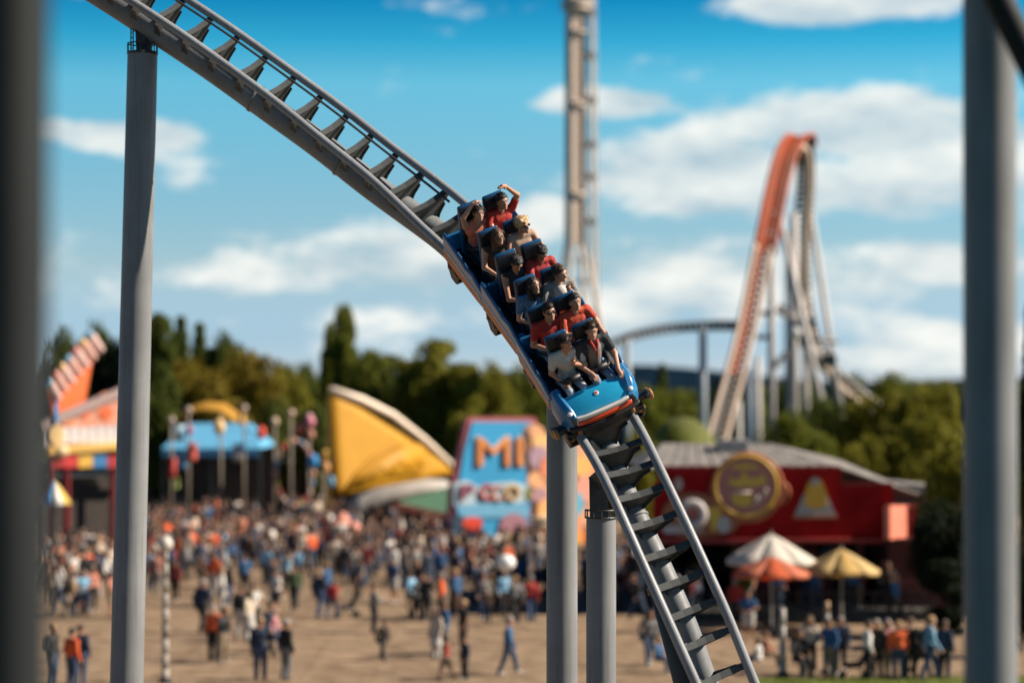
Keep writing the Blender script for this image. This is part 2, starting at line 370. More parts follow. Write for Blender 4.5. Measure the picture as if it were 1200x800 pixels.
tie_s = [s_of(u) for u in (.2, 1.0, 1.7, 2.2)] + [s_of(u - .12) for u in range(3, 15)] + [s_of(u) for u in np.arange(15.0, 19.7, .75)] + [s_of(u) for u in (20.25, 21.1, 22, 23, 24, 25, 26, 27, 28, 28.6, 29.3, 29.9)]
for s in tie_s:
    o = bpy.data.objects.new('tie', TIE if s < s_of(16) else TIE2); COL.objects.link(o); o.parent = trk
    m = fmat(s); o.matrix_world = Matrix.Translation(-ORG[trk.name]) @ m; ORG[o.name] = ORG[trk.name]
# the dark cable that runs below the far rail, and clips
cab = MB(); cs = [s for s in SS if s < s_of(13.4)]
cab.tube([frame(s)[0] + frame(s)[1] * (H - .13) - frame(s)[3] * .03 for s in cs], .02, 6); cab.build('cable_conduit', M_DARKSTEEL, trk)

# ------------------------------------------------------------------ support columns
def column(name, label, p_top, p_bot, r0, r1, material, streak=None):
    t = thing(name, label, 'support column', (p_bot[0], p_bot[1], p_bot[2]), None)
    b = MB(); b.tube([Vector(p_top).lerp(Vector(p_bot), i / 12) for i in range(13)], [r0 + (r1 - r0) * i / 12 for i in range(13)], 40); b.build('shaft', material, t, smooth=math.radians(50))
    f = MB(); f.lathe(p_bot, [(r1 * 1.7, .0), (r1 * 1.7, .05), (r1 * 1.05, .06), (r1 * 1.02, .3)], 24); f.build('base_plate', M_DARKSTEEL, t)
    return t
def guard(t, c, r, h=.13):
    c = Vector(c); k = MB()
    for z in (0.0, h): k.tube([c + Vector((math.cos(q) * r, math.sin(q) * r, z)) for q in np.linspace(0, 2 * math.pi, 25)[:-1]], .011, 6, closed=True)
    for q in np.linspace(0, 2 * math.pi, 13)[:-1]: k.tube([c + Vector((math.cos(q) * r, math.sin(q) * r, z)) for z in (0, h)], .009, 5)
    k.build('guard_ring', M_DARKSTEEL, t)
_o, _l, _t, _u = frame(s_of(2.25)); DL = (_o - _u * .45).y
t1 = at(167, 64, DL); b1 = Vector((at(149, 800, DL).x - .12, DL, 0))
c1 = column('support_column', 'tall grey support column on the left carrying the top of the track', t1, b1, 17.5 / F_PX * DL, 20.5 / F_PX * DL, M_COLUMN)
k = MB(); k.lathe(t1, [(.235, 0), (.235, .02), (.21, .03)], 32); k.build('cap_plate', M_DARKSTEEL, c1)
o, l, tt, up = frame(s_of(2.25)); spc = o - up * .53
k = MB(); k.bar(t1 + Vector((0, 0, .0)), t1.lerp(spc, .75), .16, .2, (0, 1, 0)); k.bar(t1 + Vector((.1, 0, 0)), t1.lerp(spc, .7) + Vector((.16, 0, .05)), .05, .2, (0, 1, 0)); k.build('saddle', M_TIE, c1)
guard(c1, t1 + Vector((0, 0, .03)), .225)
k = MB()
for dx in (-.16, -.125): k.tube([t1 + Vector((dx, -.1, .0)), t1 + Vector((dx, -.1, .38))], .011, 6)
for z in (.08, .16, .24, .32): k.tube([t1 + Vector((-.16, -.1, z)), t1 + Vector((-.125, -.1, z))], .007, 5)
k.build('ladder', M_DARKSTEEL, c1)
D2 = 33.4
t2 = at(658.5, 462, D2); c2 = column('support_column', 'thick grey support column standing under the middle of the blue train', t2, (at(658.5, 800, D2).x, D2, 0), 18 / F_PX * D2, 18.6 / F_PX * D2, M_COLUMN)
o, l, tt, up = frame(s_of(18.3)); spc = o - up * .53
k = MB(); k.bar(t2 - Vector((0, 0, .05)), t2.lerp(spc, .85), .2, .22, (0, 1, 0)); k.build('saddle', M_TIE, c2)
D3 = 32.6
t3 = at(704.5, 606, D3); c3 = column('support_column', 'shorter grey support column with a guard ring below the front of the train', t3, (at(704, 800, D3).x, D3, 0), 17.4 / F_PX * D3, 17.8 / F_PX * D3, M_COLUMN)
o, l, tt, up = frame(s_of(20.9)); spc = o - up * .53
k = MB(); k.bar(t3 - Vector((.03, 0, .05)), at(701, 560, D3), .24, .2, (0, 1, 0)); k.bar(at(701, 562, D3), at(706, 520, D3).lerp(spc, .6), .22, .19, (0, 1, 0)); k.build('saddle', M_TIE, c3)
guard(c3, t3 + Vector((0, 0, .0)), .215, .1)
k = MB(); k.tube([spc + Vector((0, .1, -.2)) + tt * s for s in (2.0, 5.2)], [.16, .2], 20); 
# leaning strut below the lower track
p0 = at(770, 690, 31.2); p1 = at(815, 830, 31.2); p2 = p1 + (p1 - p0) * 3.6
st = thing('support_strut', 'dark leaning support strut running behind the lower left rail', 'support strut', p2)
MB().tube([p0, p1, p2], [.10, .2, .3], 20).build('shaft', M_TIE, st, smooth=True)
MB().lathe(p0, [(.13, -.05), (.13, .05)], 16, (p1 - p0)).build('collar', M_DARKSTEEL, st)
# the two out of focus columns nearer the camera
D4 = 18.0; w4 = 31 / F_PX * D4
c4 = column('support_column', 'blurred dark grey column in the right foreground, lit along its right edge', at(1159, -260, D4), (at(1159, 800, D4).x, D4, 0), w4, w4, M_COLUMN)
k = MB(); k.tube([at(1080, -190, D4 - .55), at(1170, -2, D4 - .5), at(1216, 92, D4 - .45), at(1320, 300, D4 - .4)], .105, 20); k.build('brace', M_SHADEPOLE, c4, smooth=True)
D5 = 9.0
c5 = column('support_column', 'very blurred dark column at the left edge, closest to the camera', at(12, -400, D5), (at(6, 900, D5).x, D5, 0), 48 / F_PX * D5, 48 / F_PX * D5, M_SHADEPOLE)

# ------------------------------------------------------------------ bodies grown from a distance field
def mesh_field(prims, h, k=.022, pad=.04):
    """prims: (kind, a, b, r0, r1, tag); returns verts, quads, tags per face"""
    P = []
    for kind, a, b, r0, r1, tg in prims:
        a = np.array(a, float); b = np.array(b, float)
        if kind == 'c': lo = np.minimum(a, b) - max(r0, r1); hi = np.maximum(a, b) + max(r0, r1)
        else: R = np.abs(np.array(r0 if r1 is None else r0, float)); q = float(np.max(R)); lo = a - q; hi = a + q
        P.append((kind, a, b, r0, r1, tg, lo, hi))
    lo = np.min([p[6] for p in P], 0) - pad; hi = np.max([p[7] for p in P], 0) + pad
    n = np.ceil((hi - lo) / h).astype(int) + 1
    Fd = np.full(n, 1.0, np.float32); T = np.zeros(n, np.int8); Bd = np.full(n, 9.0, np.float32)
    ax = [lo[i] + h * np.arange(n[i]) for i in range(3)]
    for kind, a, b, r0, r1, tg, l, hh in P:
        i0 = np.maximum(((l - pad - lo) / h).astype(int), 0); i1 = np.minimum(((hh + pad - lo) / h).astype(int) + 2, n)
        sl = tuple(slice(i0[i], i1[i]) for i in range(3))
        g = np.stack(np.meshgrid(*[ax[i][sl[i]] for i in range(3)], indexing='ij'), -1)
        if kind == 'c':
            ab = b - a; t = np.clip(((g - a) @ ab) / max(ab @ ab, 1e-9), 0, 1); d = np.linalg.norm(g - a - t[..., None] * ab, axis=-1) - (r0 + (r1 - r0) * t)
        else:
            R = np.array(r0, float); q = g - a
            if b is not None and b.shape == (3,) and np.any(b):     # b: euler z, x rotation not needed; b = forward axis
                f = b / np.linalg.norm(b); z = np.array([0, 0, 1.0]); z = z - f * (z @ f); z /= np.linalg.norm(z); x = np.cross(f, z)
                q = np.stack([q @ x, q @ f, q @ z], -1)
            k0 = np.linalg.norm(q / R, axis=-1); k1 = np.linalg.norm(q / R ** 2, axis=-1); d = k0 * (k0 - 1) / np.maximum(k1, 1e-6)
        f0 = Fd[sl]; hq = np.clip(.5 + .5 * (f0 - d) / k, 0, 1)
        Fd[sl] = f0 * (1 - hq) + d * hq - k * hq * (1 - hq)
        up = d < Bd[sl]; Bd[sl] = np.where(up, d, Bd[sl]); T[sl] = np.where(up, tg, T[sl])
    ins = Fd < 0
    c = [s for s in np.ndindex(2, 2, 2)]
    cnt = sum(ins[s[0]:n[0] - 1 + s[0], s[1]:n[1] - 1 + s[1], s[2]:n[2] - 1 + s[2]].astype(np.int8) for s in c)
    act = (cnt > 0) & (cnt < 8); I = np.argwhere(act); idx = np.full(act.shape, -1, np.int64); idx[act] = np.arange(len(I))
    acc = np.zeros((len(I), 3)); num = np.zeros(len(I))
    for s in c:
        for a in range(3):
            if s[a]: continue
            e = list(s); e[a] = 1
            f0 = Fd[tuple((I + s).T)]; f1 = Fd[tuple((I + e).T)]; cr_ = (f0 < 0) != (f1 < 0)
            t = np.where(cr_, f0 / np.where(cr_, f0 - f1, 1), 0); p = np.array(s, float)[None] + t[:, None] * np.eye(3)[a][None]
            acc += p * cr_[:, None]; num += cr_
    V = lo + h * (I + acc / num[:, None])
    Q = []; QT = []
    for a in range(3):
        b, d = (a + 1) % 3, (a + 2) % 3
        s0 = [slice(None)] * 3; s1 = [slice(None)] * 3; s0[a] = slice(0, n[a] - 1); s1[a] = slice(1, n[a])
        x0 = ins[tuple(s0)]; x1 = ins[tuple(s1)]
        E = np.argwhere(x0 != x1); E = E[(E[:, b] > 0) & (E[:, d] > 0) & (E[:, b] < n[b] - 1) & (E[:, d] < n[d] - 1)]
        flip = x0[tuple(E.T)]
        eb = np.eye(3, dtype=int)[b]; ed = np.eye(3, dtype=int)[d]
        q = np.stack([idx[tuple((E - eb - ed).T)], idx[tuple((E - ed).T)], idx[tuple(E.T)], idx[tuple((E - eb).T)]], 1)
        q[~flip] = q[~flip][:, ::-1]
        Q.append(q)
    Q = np.concatenate(Q)
    ctr = V[Q].mean(1); gi = np.clip(np.round((ctr - lo) / h).astype(int), 0, n - 1)
    return V, Q, T[tuple(gi.T)]
def field_mesh(name, prims, h, mats, extra=None, k=.022):
    V, Q, T = mesh_field(prims, h, k)
    mb = MB(); mb.v = [tuple(v) for v in V]; mb.f = [list(map(int, q)) for q in Q]; mb.m = [int(t) for t in T]
    if extra: extra(mb)
    return mb.mesh(name, mats, smooth=True)
SKIN, TOP, LEG, HAIR, SHOE, X5, DK, EYE = range(8)

def v3(*a): return np.array(a, float)
def hand(mb, wrist, tip_dir, palm, side, s=1.0, curl=.6):
    """four fingers of different length and a thumb, each a bent tapered tube rooted in the palm"""
    w = Vector(wrist); d = Vector(tip_dir).normalized(); p = Vector(palm); p = (p - d * p.dot(d)).normalized(); x = d.cross(p) * side
    mb.mi = SKIN; c = w + d * .055 * s
    for i, ln in enumerate((.062, .072, .067, .052)):
        r = c + x * (.030 - .020 * i) * s + d * .02 * s
        a = r + d * ln * .45 * s + p * .006 * s; q1 = curl * 1.0; q2 = curl * 2.0
        b = a + (d * math.cos(q1) + p * math.sin(q1)) * ln * .33 * s; e = b + (d * math.cos(q2) + p * math.sin(q2)) * ln * .27 * s
        mb.tube([r, a, b, e], [.0098 * s, .0092 * s, .0084 * s, .0066 * s], 6)
    r = w + d * .025 * s + x * .032 * s
    mb.tube([r, r + (x * .75 + d * .5 + p * .3).normalized() * .032 * s, r + (x * .75 + d * .5 + p * .3).normalized() * .032 * s + (d * .8 + p * .5 + x * .1).normalized() * .028 * s], [.0125 * s, .0105 * s, .008 * s], 6)
def head_prims(c, f, s=1.0):
    """face prims around head centre c looking along f"""
    c = np.array(c, float); f = np.array(f, float); f /= np.linalg.norm(f); z = v3(0, 0, 1); z = z - f * (z @ f); z /= np.linalg.norm(z); x = np.cross(f, z)
    g = lambda a, b, cc: c + (x * a + f * b + z * cc) * s
    return [('e', g(0, -.005, .02), f, (.077 * s, .097 * s, .10 * s), None, SKIN), ('e', g(0, .022, -.045), f, (.058 * s, .07 * s, .075 * s), None, SKIN),
            ('c', g(0, .088, .015), g(0, .112, -.022), .010 * s, .016 * s, SKIN), ('c', g(-.04, .078, .033), g(.04, .078, .033), .016 * s, .016 * s, SKIN),
            ('e', g(0, .072, -.095), f, (.026 * s, .022 * s, .02 * s), None, SKIN),
            ('e', g(.079, -.008, .0), f, (.012 * s, .022 * s, .034 * s), None, SKIN), ('e', g(-.079, -.008, .0), f, (.012 * s, .022 * s, .034 * s), None, SKIN)], g
def face_extra(mb, g, s=1.0, mouth='smile', brow=True):
    for sx in (-1, 1):
        mb.mi = EYE; mb.ball(g(sx * .031, .079, .012), .0135 * s, 8, 6)
        mb.mi = DK; mb.ball(g(sx * .031, .0895, .012), .0072 * s, 6, 5)
        if brow: mb.mi = HAIR; mb.tube([g(sx * .014, .096, .034), g(sx * .032, .095, .040), g(sx * .05, .083, .034)], .0055 * s, 5)
    if mouth == 'open':
        mb.mi = DK; mb.ball(g(0, .083, -.060), .02 * s, 8, 6, (1.0, .5, .95)); mb.mi = EYE; mb.ball(g(0, .09, -.049), .0135 * s, 8, 4, (1, .5, .3))
    elif mouth == 'smile':
        mb.mi = DK; mb.tube([g(-.026, .076, -.05), g(-.013, .088, -.06), g(.013, .088, -.06), g(.026, .076, -.05)], .0065 * s, 5); mb.mi = EYE; mb.tube([g(-.016, .087, -.0555), g(.016, .087, -.0555)], .0045 * s, 5)
    else:
        mb.mi = DK; mb.tube([g(-.02, .083, -.058), g(.02, .083, -.058)], .0045 * s, 5)
    mb.mi = 0
def hair_prims(g, f, style, s=1.0):
    if style == 'short': return [('e', g(0, -.020, .045), f, (.084 * s, .098 * s, .088 * s), None, 0), ('e', g(0, .03, .092), f, (.06 * s, .055 * s, .034 * s), None, 0)]
    if style == 'quiff': return [('e', g(0, -.020, .045), f, (.085 * s, .099 * s, .09 * s), None, 0), ('e', g(0, .055, .105), f, (.055 * s, .05 * s, .04 * s), None, 0)]
    if style == 'curly': return [('e', g(0, -.015, .05), f, (.095 * s, .105 * s, .098 * s), None, 0)] + [('e', g(.075 * math.cos(q), -.01 + .08 * math.sin(q), .085 + .02 * math.sin(3 * q)), f, (.034 * s,) * 3, None, 0) for q in np.linspace(0, 6.28, 10)[:-1]]
    if style == 'tied': return [('e', g(0, -.022, .04), f, (.083 * s, .098 * s, .092 * s), None, 0), ('c', g(0, -.10, .06), g(0, -.15, -.06), .04 * s, .02 * s, 0)]
    return [('e', g(0, -.022, .04), f, (.088 * s, .1 * s, .094 * s), None, 0), ('c', g(.062, -.03, .02), g(.088, -.015, -.19), .036 * s, .032 * s, 0), ('c', g(-.062, -.03, .02), g(-.088, -.015, -.19), .036 * s, .032 * s, 0), ('c', g(0, -.08, .0), g(0, -.09, -.22), .06 * s, .05 * s, 0)]
def limb(a, b, r0, r1, tg, cut=None, tg2=None):
    a = np.array(a, float); b = np.array(b, float)
    if cut is None: return [('c', a, b, r0, r1, tg)]
    m = a + (b - a) * cut; rm = r0 + (r1 - r0) * cut
    return [('c', a, m, r0 + .008, rm + .010, tg), ('c', m, b, rm, r1, tg2)]

# ------------------------------------------------------------------ the train
M_BLUE = mat('train_blue', (.018, .15, .34), .3, .06, 3, coat=.5)
M_HOOD = mat('hood_blue', (.02, .36, .62), .28, .06, 3, coat=.6)
M_SEAT = mat('seat_blue', (.004, .009, .018), .55, .15, 14, bump=.1)
M_SEATEDGE = mat('seat_edge_blue', (.010, .075, .19), .35, .08, 6)
M_ORANGE = mat('stripe_orange', (.55, .17, .06), .4, .25, 7)
M_OREDGE = mat('lens_orange', (.72, .075, .015), .3, .06, 5, coat=.5)
M_WHITE = mat('trim_white', (.72, .70, .66), .35, .06, 6)
M_BLACK = mat('black_rubber', (.012, .012, .014), .5, .2, 12)
M_WHEEL = mat('wheel_amber', (.32, .15, .05), .45, .25, 10)
M_CHROME = mat('lap_bar_steel', (.30, .30, .31), .3, .1, 9, metal=.8)
ROW = .0
s6 = s_of(18.72); s1 = s_of(15.42); PITCHROW = (s6 - s1) / 5
print('row pitch', PITCHROW)
BW = .53       # half width of a car body
def prox(b, poly, x0, x1): b.prism(poly, (x1 - x0, 0, 0), (0, 1, 0), (0, 0, 1), (x0, 0, 0))
def car(label, s, front=False):
    root = thing('coaster_car', label, 'roller coaster car', (0, 0, 0), 'blue cars of the roller coaster train')
    root.matrix_world = fmat(s)
    P = PITCHROW; L0 = -P * 1.02; L1 = P * .93
    B = lambda mb, n, m, par=root, **k: mb.build(n, m, par, local=True, **k)
    b = MB(); b.box((0, (L0 + L1) / 2, .19), (2 * BW - .12, L1 - L0, .06)); B(b, 'floor', M_DARKSTEEL)
    # side walls: high at the back, stepping down to a low front corner
    side = [(L0, .10), (L1 - .04, .10), (L1, .16), (L1, .40), (L1 - .16, .43), (L1 - .30, .50), (L0 + P * 1.1, .46), (L0 + P * .95, .50), (L0 + .10, .56), (L0, .56)]
    for sg in (-1, 1):
        b = MB(); prox(b, side, sg * BW - .03, sg * BW + .03); w = B(b, 'side_wall', M_BLUE, bevel=.016)
        b = MB(); b.box((sg * (BW - .07), L1 - .08, .30), (.12, .15, .24)); B(b, 'corner_box', M_BLUE, bevel=.015)
        b = MB(); prox(b, [(L0 + .02, .13), (L1 - .10, .13), (L1 - .04, .20), (L1 - .12, .26), (L0 + .02, .30)], sg * (BW + .033) - .007, sg * (BW + .033) + .007); B(b, 'side_stripe', M_ORANGE, bevel=.004)
        b = MB(); prox(b, [(L0 + .02, .303), (L1 - .14, .262), (L1 - .06, .205), (L1 - .02, .215), (L1 - .10, .29), (L0 + .02, .335)], sg * (BW + .031) - .006, sg * (BW + .031) + .006); B(b, 'white_line', M_WHITE)
        # sill rail on top of the wall
        top = side[3:][::1]
        b = MB(); b.tube([(sg * BW, y, z + .012) for y, z in [(L0, .56), (L0 + .10, .56), (L0 + P * .95, .50), (L0 + P * 1.1, .46), (L1 - .30, .50), (L1 - .16, .43), (L1, .40)]], .02, 8); B(b, 'sill', M_SEATEDGE, smooth=True)
    b = MB(); b.box((0, L0 + .03, .36), (2 * BW - .08, .05, .34)); B(b, 'rear_bulkhead', M_BLUE, bevel=.01)
    b = MB(); b.box((0, (L0 + L1) / 2, .06), (.5, L1 - L0 - .1, .12)); b.box((0, L0 + .2, .02), (.9, .14, .1)); b.box((0, L1 - .2, .02), (.9, .14, .1)); b.bar((0, L0, .05), (0, L0 - .16, .05), .1, .1); B(b, 'chassis', M_DARKSTEEL, bevel=.01)
    # wheel assemblies
    for y in ([L0 + .22, L1 + .30] if front else [L0 + .22]):
        for sg in (-1, 1):
            x = sg * H; b = MB()
            if y > 0:
                b.box((x + sg * .22, y, .13), (.16, .10, .09)); b.bar((x + sg * .25, y - .12, .02), (x + sg * .25, y + .12, .2), .05, .07)
            prox(b, [(y - .17, .06), (y + .17, .06), (y + .15, -.02), (y + .07, -.17), (y - .07, -.17), (y - .15, -.02)], x + sg * .135, x + sg * .17)
            b.box((x + sg * .06, y, .075), (.2, .26, .05)); b.box((x + sg * .08, y, -.165), (.16, .16, .03)); 
            w = B(b, 'wheel_bogie', M_DARKSTEEL, bevel=.006)
            for dy, z, ax, xx in ((-.1, .115 - .02, (1, 0, 0), x), (.1, .115 - .02, (1, 0, 0), x), (-.09, -.0, (0, 0, 1), x + sg * .115), (.09, -.0, (0, 0, 1), x + sg * .115), (0, -.115, (1, 0, 0), x)) + (((.06, .16, (1, 0, 0), x + sg * .30), (-.08, .05, (1, 0, 0), x + sg * .30)) if y > 0 else ()):
                R = .075 if ax[0] else .05
                k = MB(); a = Vector(ax); k.lathe(Vector((xx, y + dy, z)) - a * .03, [(R * .45, 0), (R * .9, .004), (R, .014), (R, .046), (R * .9, .056), (R * .45, .06)], 14, ax)
                kk = k.build('wheel', M_WHEEL, w, local=True, smooth=math.radians(50))
            for dy in (-.1, .1): MB().lathe((x + sg * .172, y + dy, .02), [(.03, 0), (.03, .012), (.016, .018)], 8, (sg, 0, 0)).build('axle_nut', M_WHEEL, w, local=True)
    # seats and lap bars
    for r in (-.5, .5):
        for sg in (-1, 1):
            y = r * P; x = sg * .195; b = MB()
            # reclined shell
            prox(b, [(y - .04, .24), (y - .08, .40), (y - .115, .90), (y - .13, 1.08), (y - .165, 1.11), (y - .20, 1.07), (y - .19, .60), (y - .17, .24)], x - .155, x + .155)
            sh = B(b, 'seat_shell', M_SEATEDGE, bevel=.025)
            b = MB(); prox(b, [(y - .02, .40), (y - .055, .44), (y - .095, .86), (y - .125, .86), (y - .10, .40)], x - .135, x + .135); b.build('back_pad', M_SEAT, sh, local=True, bevel=.02)
            b = MB(); prox(b, [(y - .085, .875), (y - .095, 1.04), (y - .12, 1.085), (y - .145, 1.06), (y - .13, .875)], x - .15, x + .15); b.build('headrest', M_SEAT, sh, local=True, bevel=.022)
            b = MB(); b.box((x, y + .11, .34), (.33, .34, .10)); B(b, 'seat_cushion', M_SEAT, bevel=.03)
            b = MB(); b.tube([(x - .155, y - .02, .44), (x - .155, y + .16, .56), (x - .14, y + .22, .57), (x + .14, y + .22, .57), (x + .155, y + .16, .56), (x + .155, y - .02, .44)], .017, 8); b.tube([(x - .11, y + .21, .57), (x + .11, y + .21, .57)], .042, 10); B(b, 'lap_bar', M_BLACK, smooth=True)
    if front:
        Y0 = L1 + .12
        # hood: lofted skin from the dashboard to the nose
        st = [(0, .41, .45, .485), (.08, .41, .435, .47), (.17, .40, .40, .435), (.24, .39, .355, .39), (.285, .375, .31, .34)]
        def loft(b, stations, z0f):
            vs = []; n = 9
            for y, hw, ze, zc in stations:
                row = [(-hw, Y0 + y, z0f(y))]
                for i in range(n):
                    q = -1 + 2 * i / (n - 1); row.append((hw * q, Y0 + y, ze + (zc - ze) * (1 - abs(q) ** 2.5)))
                row.append((hw, Y0 + y, z0f(y))); vs += row
            m = n + 2; fs = []
            for i in range(len(stations) - 1):
                for j in range(m - 1): fs.append((i * m + j, i * m + j + 1, (i + 1) * m + j + 1, (i + 1) * m + j))
                fs.append((i * m + m - 1, i * m, (i + 1) * m, (i + 1) * m + m - 1))
            fs.append(tuple(range(m))); fs.append(tuple((len(stations) - 1) * m + j for j in range(m - 1, -1, -1)))
            b.add(vs, fs)
        b = MB(); loft(b, st, lambda y: .16); hood = B(b, 'hood', M_HOOD, smooth=math.radians(35), bevel=.012)
        b = MB(); b.lathe((0, Y0 + .12, .452), [(.034, -.02), (.034, .006), (.03, .010)], 16, (0, .35, 1)); b.build('badge', M_WHITE, hood, local=True)
        b = MB(); b.lathe((0, Y0 + .12, .459), [(.017, -.02), (.017, .006), (.012, .009)], 12, (0, .35, 1)); b.build('badge_emblem', M_OREDGE, hood, local=True)
        # fenders along both sides
        for sg in (-1, 1):
            b = MB(); vs = []; fs = []
            for y, xi, xo, zt in ((-.17, .40, .565, .47), (.04, .40, .565, .465), (.16, .375, .55, .415), (.25, .35, .51, .34), (.30, .34, .46, .28)):
                vs += [(sg * xi, Y0 + y, .12), (sg * xi, Y0 + y, zt - .005), (sg * (xi + .04), Y0 + y, zt + .03), (sg * (xo - .05), Y0 + y, zt + .01), (sg * xo, Y0 + y, zt - .10), (sg * xo, Y0 + y, .12)]
            for i in range(4):
                for j in range(6): j2 = (j + 1) % 6; fs.append((i * 6 + j, i * 6 + j2, i * 6 + 6 + j2, i * 6 + 6 + j))
            fs += [tuple(range(6)), tuple(range(29, 23, -1))]
            b.add(vs, fs); B(b, 'fender', M_BLUE, smooth=math.radians(30), bevel=.012)
            b = MB(); b.ball((sg * .435, Y0 + .22, .385), .038, 10, 7, (1.05, 1.2, .5)); lamp = B(b, 'headlight', M_WHITE, smooth=True)
            b = MB(); b.prism([(0, 0), (.07, .02), (.085, .13), (.03, .15)], (0, 0, .03), (sg, 0, 0), (0, 1, 0), (sg * .37, Y0 + .255, .30)); B(b, 'corner_trim', M_BLACK, bevel=.008)
        # white lip, orange lens, dark bumper: three bands round the nose
        def band(y, z0, z1, hw, thick, sag):
            b = MB(); n = 13; vs = []
            for i in range(n):
                q = -1 + 2 * i / (n - 1); yy = Y0 + y - sag * q * q
                vs += [(hw * q, yy, z0), (hw * q, yy, z1), (hw * q, yy - thick, z1 + .012), (hw * q, yy - thick, z0)]
            fs = []
            for i in range(n - 1):
                for j in range(4): j2 = (j + 1) % 4; fs.append((i * 4 + j, i * 4 + j2, i * 4 + 4 + j2, i * 4 + 4 + j))
            fs += [(0, 3, 2, 1), tuple((n - 1) * 4 + j for j in range(4))]
            return b.add(vs, fs)
        B(band(.335, .275, .33, .375, .12, .03), 'nose_lip', M_WHITE, bevel=.01)
        B(band(.365, .205, .272, .40, .12, .045), 'nose_lens', M_OREDGE, bevel=.015)
        B(band(.40, .155, .205, .50, .22, .07), 'bumper', M_BLACK, bevel=.015)
        B(band(.36, -.02, .15, .47, .44, .06), 'lower_skirt', M_DARKSTEEL, bevel=.02)
        b = MB(); b.prism([(-.36, .0), (.36, .0), (.26, -.2), (-.26, -.2)], (0, .5, 0), (1, 0, 0), (0, 0, 1), (0, Y0 - .3, .0)); B(b, 'underframe', M_DARKSTEEL, bevel=.03)
    return root
PR = PITCHROW
s_car = [s6 - PR * .5, s6 - PR * 2.5, s6 - PR * 4.5]
cars = [car('front car of the blue coaster train with orange nose lens and white lip', s_car[0], True),
        car('middle car of the blue coaster train with orange side stripe', s_car[1]),
        car('rearmost car of the blue coaster train, highest on the track', s_car[2])]

